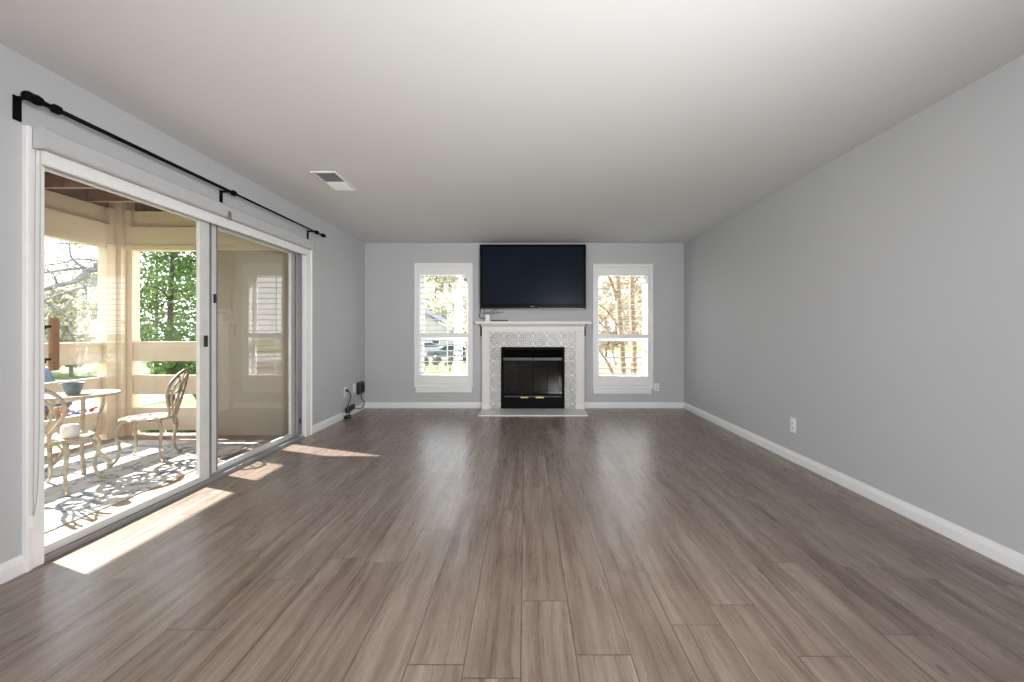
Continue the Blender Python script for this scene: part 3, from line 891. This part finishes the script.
# ------------------------------------------------------------------ television
YTV = 6.085
tv = thing('television', 'large flat black television mounted high over the mantel', 'television', (bx(533, YTV), D, bz(309, YTV)))
x0, x1, z0, z1 = bx(480, YTV), bx(586, YTV), bz(309, YTV), bz(244.3, YTV)
tput = lambda mb, nm, mat, bev=0.0, par=None: rel(tv, mb).build(nm, mat, par or tv, bev)
mb = MB()
bw_, bb_ = 0.035, 0.075
mb.box(x0, x0 + bw_, YTV, YTV + 0.045, z0, z1).box(x1 - bw_, x1, YTV, YTV + 0.045, z0, z1)
mb.box(x0 + bw_, x1 - bw_, YTV, YTV + 0.045, z0, z0 + bb_).box(x0 + bw_, x1 - bw_, YTV, YTV + 0.045, z1 - bw_, z1)
tput(mb, 'bezel', M['tv_bezel'], 0.004)
tput(MB().box(x0 + bw_, x1 - bw_, YTV + 0.006, YTV + 0.04, z0 + bb_, z1 - bw_), 'screen', M['tv_screen'])
tput(MB().box(x0 + 0.01, x1 - 0.01, YTV - 0.002, YTV + 0.0, z0 + 0.004, z0 + 0.014), 'lower_trim', plain('tv_trim_grey', (0.07, 0.07, 0.075), 0.3, 0.4))
xc = bx(532.5, YTV)
# small maker's mark: a row of tiny letter-like bars
mb = MB()
for k in range(7):
    mb.box(xc - 0.03 + k * 0.009, xc - 0.03 + k * 0.009 + 0.006, YTV - 0.001, YTV, z0 + 0.036, z0 + 0.045)
tput(mb, 'maker_mark', M['alu_dark'])
tput(MB().box(x0 + 0.06, x1 - 0.06, YTV + 0.045, YTV + 0.07, z0 + 0.06, z1 - 0.06), 'back_shell', M['black_plastic'], 0.01)
tput(MB().box(xc - 0.3, xc + 0.3, YTV + 0.07, D, z0 + 0.3, z0 + 0.65), 'wall_mount', M['black'])

# things on the mantel
zm_ = zs1
ym_ = 6.06
dv = thing('media_box', 'small white upright device with a grey plate, left end of mantel', 'media device', (bx(487.6, ym_), ym_, zm_))
MB().box(-0.034, 0.034, -0.02, 0.02, 0, 0.098).build('body', M['plate'], dv, 0.006)
mb = MB().prism([(-0.062, 0.118), (-0.045, 0.100), (0.04, 0.100), (0.24, 0.132), (0.24, 0.136), (-0.062, 0.136)], 'y', -0.03, 0.02)
mb.build('tilted_plate', plain('grey_plate', (0.16, 0.16, 0.165), 0.4), dv, 0.002)
rc = thing('remote_control', 'flat black remote lying on the mantel beside the white device', 'remote', (bx(499.6, 6.03), 6.03, zm_))
MB().prism([(-0.125, 0), (0.115, 0), (0.125, 0.006), (0.118, 0.018), (-0.118, 0.018), (-0.125, 0.01)], 'y', -0.022, 0.022).build('body', M['black_plastic'], rc, 0.002)
for k in range(6):
    MB().box(-0.09 + 0.03 * k, -0.075 + 0.03 * k, -0.008, 0.008, 0.018, 0.0195).build('button', M['slot'], rc)
tag(MB().tube(spline([(bx(481, 6.1), 6.13, z0 + 0.02), (bx(480, 6.1), 6.12, z0 - 0.06), (bx(480, 6.1), 6.10, bz(317.4, 6.1)), (bx(483, 6.1), 6.09, bz(318.2, 6.1)), (bx(485.2, 6.1), 6.08, bz(318.6, 6.1))], 5), 0.006, 6).build('television_cable', M['black_plastic']),
    'black cable hanging from the television corner to the white device', 'cable')
tag(MB().tube(spline([(bx(484.5, 6.1), 6.12, z0 + 0.01), (bx(484.6, 6.1), 6.11, bz(311.3, 6.1)), (bx(486, 6.1), 6.10, bz(312.5, 6.1)), (bx(490, 6.1), 6.10, bz(312.2, 6.1)), (bx(497, 6.1), 6.11, z0 + 0.0)], 5), 0.004, 6).build('signal_cable', M['black_plastic']),
    'thin dark cable looping under the left part of the television', 'cable')

# ------------------------------------------------------------------ porch
PZ = -0.04
XO = -4.60            # outer railing plane
YE = 4.75             # end railing plane
YN = -0.6             # near end
struct(box_obj('patio_floor', M['deck'], XO - 0.1, XL - TH, YN, YE + 0.1, PZ - 0.12, PZ))
zt = bz(205, YE)
XS = bx(199.5, YE)     # end opening stops here, solid wall beyond
# solid end wall, with a corner board
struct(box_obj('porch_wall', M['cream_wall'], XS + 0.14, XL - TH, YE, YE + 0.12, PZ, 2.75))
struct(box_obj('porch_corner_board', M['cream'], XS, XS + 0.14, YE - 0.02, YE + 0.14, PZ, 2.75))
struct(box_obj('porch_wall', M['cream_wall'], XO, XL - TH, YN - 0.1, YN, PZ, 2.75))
# corner post and the boards either side of it
cx0, cx1 = bx(117, 4.72), bx(128, 4.70)
struct(box_obj('porch_post', M['cream'], XO - 0.03, -4.487, YE - 0.10, YE + 0.07, PZ, bz(199, 4.72)))
struct(box_obj('jamb_board', M['cream'], XO - 0.03, XO + 0.07, 4.535, YE - 0.10, PZ, 2.09))
struct(box_obj('jamb_board', M['cream'], -4.487, -4.425, YE - 0.035, YE + 0.06, PZ, 2.09))
struct(box_obj('porch_post', M['cream'], XO - 0.03, XO + 0.09, 0.2, 0.35, PZ, 2.6))
zA, zB, zC, zD_ = bz(251, YE), bz(247, YE), bz(228, YE), bz(211.6, YE)
# beams: lower board, thin ledge, upper board
for nm, z0_, z1_, t0 in (('lower', zA, zC, 0.05), ('upper', zC, zD_, 0.004)):
    struct(box_obj('beam_board', M['cream'], XO - 0.04, XO + t0, YN, YE - 0.10, z0_, z1_))
    struct(box_obj('beam_board', M['cream'], -4.487, XL - TH, YE - t0, YE + 0.05, z0_, z1_))
struct(box_obj('beam_trim', M['cream'], XO + 0.05, XO + 0.062, YN, YE - 0.10, zA, zB + 0.01))
struct(box_obj('beam_trim', M['cream'], -4.487, XS, YE - 0.062, YE - 0.05, zA, zB + 0.01))
for (y0_, y1_) in ((YE - 0.16, YE - 0.10),):
    struct(box_obj('beam_block', M['cream'], XO + 0.004, XO + 0.05, y0_, y1_, zC, zD_))
struct(box_obj('beam_block', M['cream'], -4.487, -4.43, YE - 0.05, YE - 0.004, zC, zD_))
# outer fascia of the floor above, closing the gap
struct(box_obj('beam_board', M['joist'], XO - 0.06, XO - 0.02, YN, YE + 0.1, zD_ - 0.02, 2.78))
struct(box_obj('beam_board', M['joist'], XO - 0.06, XL - TH, YE + 0.06, YE + 0.10, zD_ - 0.02, 2.78))
# joists of the deck above
for k in range(13):
    y = 4.42 - 0.425 * k
    if y < YN: break
    j = struct(box_obj('ceiling_joist', M['joist'], XO, XL - TH, y - 0.019, y + 0.019, 2.505, 2.74))
    box_obj('lower_edge', M['joist_edge'], XO, XL - TH, y - 0.012, y + 0.012, 2.50, 2.505, j)
struct(box_obj('porch_ceiling', M['deck_under'], XO - 0.1, XL - TH, YN - 0.1, YE + 0.1, 2.74, 2.80))
# railing boards
RB = [(0.80, 0.997), (0.425, 0.64), (0.02, 0.275)]
for (z0_, z1_) in RB:
    struct(box_obj('railing_board', M['cream'], XO - 0.02, XO + 0.02, YN, 4.535, z0_, z1_))
    struct(box_obj('railing_board', M['cream'], -4.425, XS, YE - 0.02, YE + 0.02, z0_, z1_))
struct(box_obj('railing_cap', M['cream'], XO - 0.05, XO + 0.04, YN, 4.535, 0.997, 1.02))
struct(box_obj('railing_cap', M['cream'], -4.425, XS, YE - 0.04, YE + 0.05, 0.997, 1.02))

# rug
tag(box_obj('outdoor_rug', M['rug'], -4.35, -2.80, 1.55, 4.50, PZ, PZ + 0.008), 'blue grey and cream patterned rug on the porch floor', 'rug')

# cast metal bistro furniture
def tube_child(name, pts, r, par, n=5, sides=7):
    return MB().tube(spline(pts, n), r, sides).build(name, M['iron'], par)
def make_chair(label, loc, rz):
    c = thing('bistro_chair', label, 'chair', loc, rz, 'cream bistro chairs')
    c.scale = (0.92, 0.92, 1.0)
    SZ = 0.385
    radii = [0.0, 0.035, 0.06, 0.085, 0.125, 0.15, 0.18, 0.205]
    mb = MB().disc_grid([0.012] + radii[1:], 40, SZ - 0.010, SZ, lambda i, k: (i == 2 and k % 5 in (0, 1, 2)) or (i in (4, 5) and k % 4 in (0, 1)) or (i == 3 and k % 5 in (1, 2)) or (i == 6 and k % 4 in (2,)))
    mb.tube([(0.203 * math.cos(2 * math.pi * k / 40), 0.203 * math.sin(2 * math.pi * k / 40), SZ - 0.008) for k in range(40)], 0.012, 8, True)
    mb.build('seat', M['iron'], c)
    for sx in (-1, 1):
        for sy in (-1, 1):
            fl = 1.0
            pts = [(sx * .135, sy * .135, SZ - .015), (sx * .165, sy * .165, SZ - .06), (sx * .168, sy * .172, SZ - .13), (sx * .150, sy * .155, .14), (sx * .165, sy * .17, .045), (sx * .205, sy * .205, .008)]
            path = spline(pts, 5)
            m = len(path)
            rs = [lerp(0.019, 0.0125, min(1, q / (m * 0.7))) if q < m - 3 else 0.014 for q in range(m)]
            l = MB().tube(path, rs, 8).build('leg', M['iron'], c)
            # scroll bracket under the seat
            br = [(sx * .09, sy * .15, SZ - .015), (sx * .12, sy * .155, SZ - .05), (sx * .15, sy * .16, SZ - .10)]
            MB().tube(spline(br, 5), 0.006, 6).build('scroll', M['iron'], l)
    def bp(x, h):      # point on the leaning back plane, h above seat
        return (x, -0.165 - 0.24 * h - 0.08 * (1 - (x / 0.22) ** 2) * 0.5, SZ + h)
    half = [(0.075, -0.01), (0.095, 0.06), (0.15, 0.13), (0.195, 0.22), (0.185, 0.31), (0.125, 0.375), (0.05, 0.41), (0.0, 0.418)]
    full = [bp(x, h) for (x, h) in half] + [bp(-x, h) for (x, h) in half[-2::-1]]
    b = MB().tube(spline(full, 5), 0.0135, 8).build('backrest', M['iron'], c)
    for s in (-1, 1):
        MB().tube(spline([bp(s * .02, 0.0), bp(s * .06, .09), bp(s * .115, .17), bp(s * .125, .25), bp(s * .08, .32), bp(s * .03, .30), bp(s * .035, .24), bp(s * .07, .22)], 5), 0.009, 6).build('scroll', M['iron'], b)
        MB().tube(spline([bp(s * .09, .05), bp(s * .04, .12), bp(s * .015, .2), bp(s * .03, .30), bp(s * .10, .375)], 5), 0.008, 6).build('scroll', M['iron'], b)
        MB().tube(spline([bp(s * .19, .24), bp(s * .15, .25), bp(s * .12, .20)], 5), 0.007, 6).build('scroll', M['iron'], b)
    MB().tube(spline([bp(0, .0), bp(0, .15), bp(0, .3), bp(0, .415)], 4), 0.008, 6).build('centre_bar', M['iron'], b)
    return c
make_chair('cream scrollwork bistro chair facing the table, its back toward the patio post', (-3.46, 3.84, PZ + .008), math.radians(110))
make_chair('cream scrollwork bistro chair in front of the table, beside the door frame', (-3.46, 3.10, PZ + .008), math.radians(14.5))

tb = thing('bistro_table', 'small round cream bistro table on curved legs, on the porch rug', 'table', (-3.78, 3.56, PZ + .008))
TZ = 0.64
mb = MB().disc_grid([0.012, 0.05, 0.085, 0.12, 0.155, 0.19, 0.215, 0.245], 48, TZ - .012, TZ, lambda i, k: (i in (1, 2) and k % 4 in (0, 1)) or (i in (4, 5) and k % 4 in (2, 3)))
mb.tube([(0.243 * math.cos(2 * math.pi * k / 48), 0.243 * math.sin(2 * math.pi * k / 48), TZ - 0.008) for k in range(48)], 0.011, 8, True)
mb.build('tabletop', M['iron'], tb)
MB().disc_grid([0.012, 0.04, 0.07, 0.10], 30, 0.225, 0.235, lambda i, k: i == 1 and k % 3 == 0).build('lower_shelf', M['iron'], tb)
for ang in (-38, 82, 202):
    a_ = math.radians(ang)
    dx, dy = math.cos(a_), math.sin(a_)
    pts = [(dx * r_, dy * r_, z_) for (r_, z_) in ((.17, TZ - .015), (.175, .55), (.15, .46), (.105, .34), (.095, .24), (.115, .15), (.165, .07), (.225, .01))]
    MB().tube(spline(pts, 5), [0.014] * 30 + [0.016] * 6, 8).build('leg', M['iron'], tb)

bw = thing('bowl', 'blue-grey bowl planter standing on the bistro table', 'planter', (-3.80, 3.52, PZ + .008 + TZ))
bw.scale = (0.78, 0.78, 0.85)
MB().lathe([(0.045, 0.0), (0.06, 0.012), (0.075, 0.05), (0.082, 0.095), (0.098, 0.105), (0.098, 0.115), (0.08, 0.112), (0.072, 0.07), (0.01, 0.06)], (0, 0, 0), 24).build('body', M['bowl'], bw)
MB().lathe([(0.076, 0.085), (0.04, 0.092), (0.004, 0.094)], (0, 0, 0), 20).build('soil', M['soil'], bw)
wp_r = 0.70
wp = thing('plant_pot', 'low white pot sitting on the near bistro chair seat', 'pot', (-3.355, 3.09, PZ + .008 + 0.385))
MB().lathe([(0.05, 0.0), (0.068, 0.01), (0.075, 0.045), (0.07, 0.08), (0.06, 0.092), (0.052, 0.088), (0.055, 0.06), (0.01, 0.055)], (0, 0, 0), 24).build('body', M['white_pot'], wp)
MB().lathe([(0.053, 0.07), (0.004, 0.078)], (0, 0, 0), 18).build('soil', M['soil'], wp)
wp.scale = (wp_r, wp_r, 1.05)

# ------------------------------------------------------------------ outside
GZ = -1.5
struct(box_obj('lawn', M['grass'], -90, 90, -30, 140, GZ - 0.2, GZ))
struct(box_obj('street', M['paving'], -90, 90, 36, 48, GZ, GZ + 0.02))
struct(box_obj('path', M['paving'], -26, 10, 19, 22.5, GZ, GZ + 0.025))
struct(box_obj('path', M['paving'], -24, -13.5, 6, 18.5, GZ, GZ + 0.025))
struct(box_obj('mulch_bed', M['mulch'], 3, 18, 14, 35.5, GZ, GZ + 0.03))

def leaf_cloud(n, shape, size, rng):
    """n small leaf quads, shape() gives a random point of the crown"""
    mb = MB()
    for _ in range(n):
        p = Vector(shape(rng))
        d = Vector((rng.gauss(0, 1), rng.gauss(0, 1), rng.gauss(0, 1))).normalized()
        e = d.orthogonal().normalized()
        e.rotate(Matrix.Rotation(rng.uniform(0, 6.28), 3, d))
        f = d.cross(e)
        s = size * rng.uniform(0.6, 1.3)
        mb.add([p - e * s, p + f * s * 0.45, p + e * s, p - f * s * 0.45], [(0, 1, 2, 3)])
    return mb
def blobs(centres):
    def sh(rng):
        (x, y, z, r) = rng.choice(centres)
        d = Vector((rng.gauss(0, 1), rng.gauss(0, 1), rng.gauss(0, 1))).normalized()
        q = r * rng.uniform(0.35, 1.0) ** 0.5
        return (x + d.x * q, y + d.y * q, z + d.z * q * 0.8)
    return sh
def tree(name, label, loc, h, r, n, size, leaf, bark, seed, trunk_r=0.12, crown0=0.35, group=None, conic=False):
    rng = random.Random(seed)
    t = thing(name, label, 'tree', loc, 0, group)
    MB().tube(spline([(0, 0, 0), (0.05 * h * rng.uniform(-.3, .3), 0, h * 0.4), (0.02, 0.03, h * 0.85)], 5), [lerp(trunk_r, trunk_r * 0.3, k / 10) for k in range(11)], 8).build('trunk', bark, t)
    cs = []
    for k in range(26):
        f = rng.uniform(0, 1)
        z = lerp(crown0 * h, h, f)
        rr = r * ((1 - f) * 0.9 + 0.18 if conic else math.sin(math.pi * min(0.93, 0.12 + 0.85 * f)))
        a = rng.uniform(0, 6.28); q = rr * rng.uniform(0.3, 0.85)
        cs.append((q * math.cos(a), q * math.sin(a), z, rr * 0.45 + 0.1))
        if k % 2 == 0:
            MB().tube(spline([(0, 0, max(0.3 * h * crown0, z - 0.3 * q - 0.2)), (q * .5 * math.cos(a), q * .5 * math.sin(a), z - 0.1 * q), (q * math.cos(a), q * math.sin(a), z)], 4), [lerp(trunk_r * .35, trunk_r * .08, i / 8) for i in range(9)], 5).build('branch', bark, t)
    leaf_cloud(n, blobs(cs), size, rng).build('foliage', leaf, t)
    return t
# evergreen beyond the end railing
tree('evergreen_tree', 'dense green tree with a dark trunk just beyond the end railing', (bx(172, 11), 11, GZ), 6.4, 1.35, 5200, 0.075, M['needles'], M['bark_brown'], 3, 0.11, 0.22)
tree('evergreen_tree', 'second green tree further back behind the end railing', (bx(156, 20), 20, GZ), 9.0, 2.2, 4200, 0.12, M['needles'], M['bark_brown'], 5, 0.10, 0.05)
tree('evergreen_tree', 'green tree far behind the end railing, at the right of the opening', (bx(203, 15), 15, GZ), 7.0, 1.5, 3200, 0.12, M['needles'], M['bark_brown'], 8, 0.10, 0.05)

# bare tree with long branches, seen over the outer railing
bt = thing('bare_tree', 'grey bare-branched budding tree seen above the outer porch railing', 'tree', (bx(114, 8.7), 8.7, GZ))
rel(bt, MB().tube(spline([(bx(114, 8.7), 8.7, GZ), (bx(116, 8.7), 8.72, 1.0), (bx(112, 8.7), 8.7, 2.6), (bx(106, 8.7), 8.75, 4.4), (bx(110, 8.7), 8.9, 6.0)], 6), [lerp(0.16, 0.05, k / 24) for k in range(25)], 8)).build('trunk', M['bark_grey'], bt)
rng = random.Random(11)
ends = []
def limb(pp, r0, r1, y0=8.7, slope=-0.004):
    pts = []
    for (u, v_) in pp:
        px, py = 36 + u / 6.82, 225 + v_ / 6.82
        y = y0 + (112 - px) * slope * 4 + rng.uniform(-.08, .08)
        pts.append((bx(px, y), y, bz(py, y)))
    path = spline(pts, 5)
    m = len(path)
    rel(bt, MB().tube(path, [lerp(r0, r1, k / (m - 1)) for k in range(m)], 6)).build('branch', M['bark_grey'], bt)
    for k in range(2, m):
        ends.append(path[k])
limb([(520, 250), (440, 295), (360, 312), (270, 380), (150, 412), (20, 455), (-120, 520)], 0.075, 0.03)
limb([(430, 298), (400, 270), (440, 246), (500, 150)], 0.03, 0.015)
limb([(500, 440), (440, 415), (390, 410), (230, 450), (40, 515), (-100, 560)], 0.04, 0.014, 8.4)
limb([(50, 512), (130, 570), (200, 622), (235, 690), (250, 760)], 0.016, 0.008, 8.4)
limb([(380, 290), (250, 300), (150, 312), (20, 330), (-90, 330)], 0.03, 0.012, 9.0)
limb([(480, 240), (440, 246), (290, 232), (160, 262), (20, 275)], 0.028, 0.010, 9.1)
limb([(330, 128), (200, 128), (20, 130)], 0.02, 0.010, 8.9)
limb([(520, 60), (420, 110), (330, 128), (270, 90), (200, 60)], 0.03, 0.010, 8.9)
limb([(270, 380), (330, 420), (350, 520), (390, 600)], 0.02, 0.006)
limb([(150, 412), (120, 340), (60, 300)], 0.02, 0.006)
limb([(360, 312), (250, 230), (230, 150), (240, 60)], 0.02, 0.006)
limb([(330, 470), (260, 500), (200, 560), (110, 600)], 0.015, 0.006, 8.5)
limb([(430, 390), (350, 350), (300, 280), (180, 250)], 0.015, 0.006, 8.8)
tw = MB()
for _ in range(260):
    p = rng.choice(ends)
    d = Vector((rng.uniform(-1, .4), rng.uniform(-.6, .6), rng.uniform(-.6, .9))) * rng.uniform(.2, .6)
    tw.tube([p, p + d * 0.5 + Vector((0, 0, rng.uniform(-.05, .05))), p + d], [0.006, 0.005, 0.003], 4)
    ends.append(p + d)
o = rel(bt, tw).build('twigs', M['bark_grey'], bt); o['kind'] = 'stuff'
lm = MB()
for _ in range(1300):
    p = Vector(rng.choice(ends)) + Vector((rng.gauss(0, .07), rng.gauss(0, .07), rng.gauss(0, .07)))
    if p.x > -8.6 + 0 and rng.random() < 0.4: continue
    d = Vector((rng.gauss(0, 1), rng.gauss(0, 1), rng.gauss(0, 1))).normalized(); e = d.orthogonal().normalized(); f = d.cross(e); s = rng.uniform(.012, .03)
    lm.add([p - e * s, p + f * s * .6, p + e * s, p - f * s * .6], [(0, 1, 2, 3)])
o = rel(bt, lm).build('buds', M['buds'], bt); o['kind'] = 'stuff'

# pale spring trees far off
far = [(-34, 26, 6.0, 3.4, 'pale leafy tree far beyond the outer porch railing'), (-26, 24, 5.0, 2.6, 'low pale tree far off behind the bare tree'),
       (-40, 40, 8.0, 4.5, 'tall pale tree furthest off beyond the porch')]
for k, (x, y, h, r, lb) in enumerate(far):
    tree('spring_tree', lb, (x, y, GZ), h, r, 2600, 0.26, M['pale_leaf'], M['bark_grey'], 20 + k, 0.10, 0.2, 'distant spring trees')
tree('spring_tree', 'pale yellow tree rising behind the house in the left-hand front window', (bx(436, 78), 78, GZ), 15.0, 6.0, 2600, 0.5, M['pale_leaf'], M['bark_brown'], 31, 0.3, 0.3, 'distant spring trees')
tree('spring_tree', 'pale tree at the right side of the left-hand front window', (bx(467, 36), 36, GZ), 7.4, 2.2, 1600, 0.24, M['pale_leaf'], M['bark_tan'], 32, 0.12, 0.3, 'distant spring trees')
tree('spring_tree', 'pale tree far behind the tan trunks in the right-hand window', (bx(606, 42), 42, GZ), 8.0, 3.2, 2400, 0.30, M['tan_leaf'], M['bark_tan'], 33, 0.16, 0.12, 'distant spring trees')
tree('spring_tree', 'tall pale tree furthest off in the middle of the right-hand window', (bx(632, 60), 60, GZ), 15.0, 5.0, 2600, 0.5, M['tan_leaf'], M['bark_tan'], 35, 0.2, 0.12, 'distant spring trees')
tree('spring_tree', 'pale tree at the far right behind the right-hand window', (bx(664, 31), 31, GZ), 5.4, 1.8, 1500, 0.24, M['tan_leaf'], M['bark_tan'], 34, 0.16, 0.12, 'distant spring trees')

# smooth tan many-stemmed tree outside the right-hand window
Y9 = 9.5
cm = thing('crape_myrtle', 'tan smooth-barked tree with two upright trunks outside the right-hand window', 'tree', (bx(625, Y9), Y9, GZ))
def stem(pp, r0, r1, nm='trunk', y0=Y9):
    pts = [(bx(px, y0 + dy), y0 + dy, bz(py, y0 + dy)) for (px, py, dy) in pp]
    path = spline(pts, 5); m = len(path)
    rel(cm, MB().tube(path, [lerp(r0, r1, k / (m - 1)) for k in range(m)], 8)).build(nm, M['bark_tan'], cm)
stem([(628, 445, 0), (624, 400, 0), (622, 350, 0), (619, 315, 0), (618, 285, 0), (614, 250, 0.1), (608, 205, .2)], 0.075, 0.055)
stem([(629, 445, 0.1), (633, 400, .1), (634, 350, .1), (632, 310, .1), (632, 275, .1), (637, 235, .1), (640, 200, .2)], 0.07, 0.05)
stem([(617, 300, 0), (612, 283, -.1), (607, 272, -.2), (598, 240, -.3)], 0.04, 0.022, 'branch')
stem([(633, 285, .1), (637, 278, .2), (646, 262, .3), (655, 240, .4)], 0.03, 0.018, 'branch')
stem([(629, 425, 0), (612, 372, -.1), (602, 354, -.2), (590, 335, -.4)], 0.035, 0.02, 'branch')
stem([(621, 330, 0), (608, 312, -.2), (598, 303, -.3), (585, 290, -.4)], 0.022, 0.012, 'branch')
stem([(621, 345, 0), (608, 330, -.2), (598, 321, -.3), (585, 312, -.4)], 0.02, 0.012, 'branch')
stem([(634, 330, .1), (640, 312, .2), (644, 295, .3)], 0.02, 0.01, 'branch')
stem([(616, 365, .2), (612, 350, .25), (610, 335, .3), (603, 312, .3)], 0.02, 0.012, 'branch')

def shrub(label, loc, r, h, leaf, seed, n=900, group=None):
    rng = random.Random(seed)
    t = thing('shrub', label, 'shrub', loc, 0, group)
    cs = [(rng.uniform(-.6, .6) * r, rng.uniform(-.6, .6) * r, rng.uniform(.35, .75) * h, 0.45 * r) for _ in range(9)]
    leaf_cloud(n, blobs(cs), 0.06, rng).build('foliage', leaf, t)
    mb = MB()
    for c in cs[:6]:
        mb.tube(spline([(0, 0, 0), (c[0] * .5, c[1] * .5, c[2] * .5), c[:3]], 3), 0.012, 5)
    mb.build('stems', M['bark_brown'], t)
    return t
shrub('round green shrub at the left foot of the tan-barked tree', (bx(601, 13), 13, GZ), 0.55, 1.55, M['shrub'], 41)
for k, (px, y, r, h, lb) in enumerate(((424, 27, .34, 1.2, 'brown shrub at the left edge of the left-hand window'), (437, 28, .36, 1.1, 'second brown shrub from the left in the left-hand window'),
                                   (450, 27, .36, 1.25, 'third brown shrub from the left in the left-hand window'), (463, 28, .36, 1.3, 'rightmost brown shrub in the left-hand window'))):
    shrub(lb, (bx(px, y), y, GZ), r, h, M['shrub_brown'], 50 + k, 700, 'shrubs across the lawn')
for k, (px, y, r, h, lb) in enumerate(((148, 6.9, 0.30, 1.7, 'leafy shrub behind the end railing, nearer the corner post'),
                                   (190, 6.9, 0.30, 1.75, 'leafy shrub behind the end railing, nearer the door frame'))):
    shrub(lb, (bx(px, y), y, GZ), r, h, M['shrub'], 60 + k, 1000, 'shrubs behind the end railing')

# flowers below the outer railing
fm = [plain('petal_red', (0.35, 0.05, 0.05), 0.7), plain('petal_orange', (0.45, 0.18, 0.05), 0.7), plain('petal_blue', (0.06, 0.08, 0.30), 0.7)]
for k in range(5):
    px = 44 + 15.0 * k; y = 11.5 + 0.8 * (k % 2)
    rng2 = random.Random(80 + k)
    t = thing('flower_clump', 'clump of low garden flowers seen under the outer railing boards', 'flowers', (bx(px, y), y, GZ), 0, 'flowers beyond the outer railing')
    mb = leaf_cloud(60, lambda r_: (r_.uniform(-.2, .2), r_.uniform(-.2, .2), r_.uniform(.1, .42)), 0.07, rng2)
    mb.build('petals', fm[k % 3], t)
    leaf_cloud(60, lambda r_: (r_.uniform(-.2, .2), r_.uniform(-.2, .2), r_.uniform(.02, .28)), 0.07, rng2).build('leaves', M['shrub'], t)

# cars
def car(label, loc, rz, paint):
    c = thing('car', label, 'car', loc, rz, 'parked cars')
    body = [(-2.15, 0.28), (-2.2, 0.62), (-2.05, 0.82), (-1.2, 0.92), (1.0, 0.98), (1.95, 0.93), (2.15, 0.85), (2.2, 0.45), (2.1, 0.25)]
    MB().prism(body, 'y', -0.86, 0.86).build('body', M[paint], c, 0.06)
    cab = [(-1.15, 0.9), (-0.45, 1.36), (0.75, 1.40), (1.55, 0.95)]
    MB().prism(cab, 'y', -0.72, 0.72).build('cabin', M['car_glass'], c, 0.04)
    MB().prism([(-0.45, 1.35), (-0.38, 1.41), (0.68, 1.45), (0.78, 1.39)], 'y', -0.7, 0.7).build('roof', M[paint], c, 0.02)
    for x in (-1.35, 1.35):
        for y in (-0.8, 0.8):
            wl = MB().lathe([(0.05, -0.1), (0.30, -0.1), (0.32, -0.07), (0.32, 0.07), (0.30, 0.1), (0.05, 0.1)], (x, y, 0.32), 20, 'y').build('wheel', M['tyre'], c)
            MB().lathe([(0.02, -0.115), (0.19, -0.115), (0.19, 0.115), (0.02, 0.115)], (x, y, 0.32), 16, 'y').build('hub_cap', M['silver'], wl)
    return c
car('blue car parked outside below the outer porch railing', (-16.6, 13.6, GZ + .0), math.radians(150), 'car_blue')
car('dark grey car parked on the street in the left-hand window', (bx(452, 38), 38, GZ + .02), math.radians(4), 'car_grey')
car('silver car parked further off at the left edge of the left-hand window', (bx(425, 44.5), 44.5, GZ + .02), math.radians(2), 'car_silver')

# house across the street
hx, hy = bx(431, 55), 55
hs = thing('townhouse', 'pale house with a blue-grey gable roof across the street', 'house', (hx, hy, GZ))
MB().box(-6.0, 2.6, 0, 8, 0, 2.9).build('wall', M['siding'], hs)
MB().prism([(-7.0, 2.75), (-2.3, 5.6), (3.4, 2.75), (3.4, 2.95), (-2.3, 5.85), (-7.0, 2.95)], 'y', -0.5, 8.5).build('roof', M['roof'], hs)
MB().prism([(-6.0, 2.9), (2.6, 2.9), (-2.2, 5.3)], 'y', 0.0, 0.3).build('gable', M['siding'], hs)
for x in (-4.2, -1.8, 0.6):
    f = MB().box(x - 0.55, x + 0.55, -0.06, 0.02, 0.9, 2.2).build('window', M['vinyl'], hs)
    MB().box(x - 0.46, x + 0.46, -0.07, -0.06, 0.98, 2.12).build('pane', M['car_glass'], f)
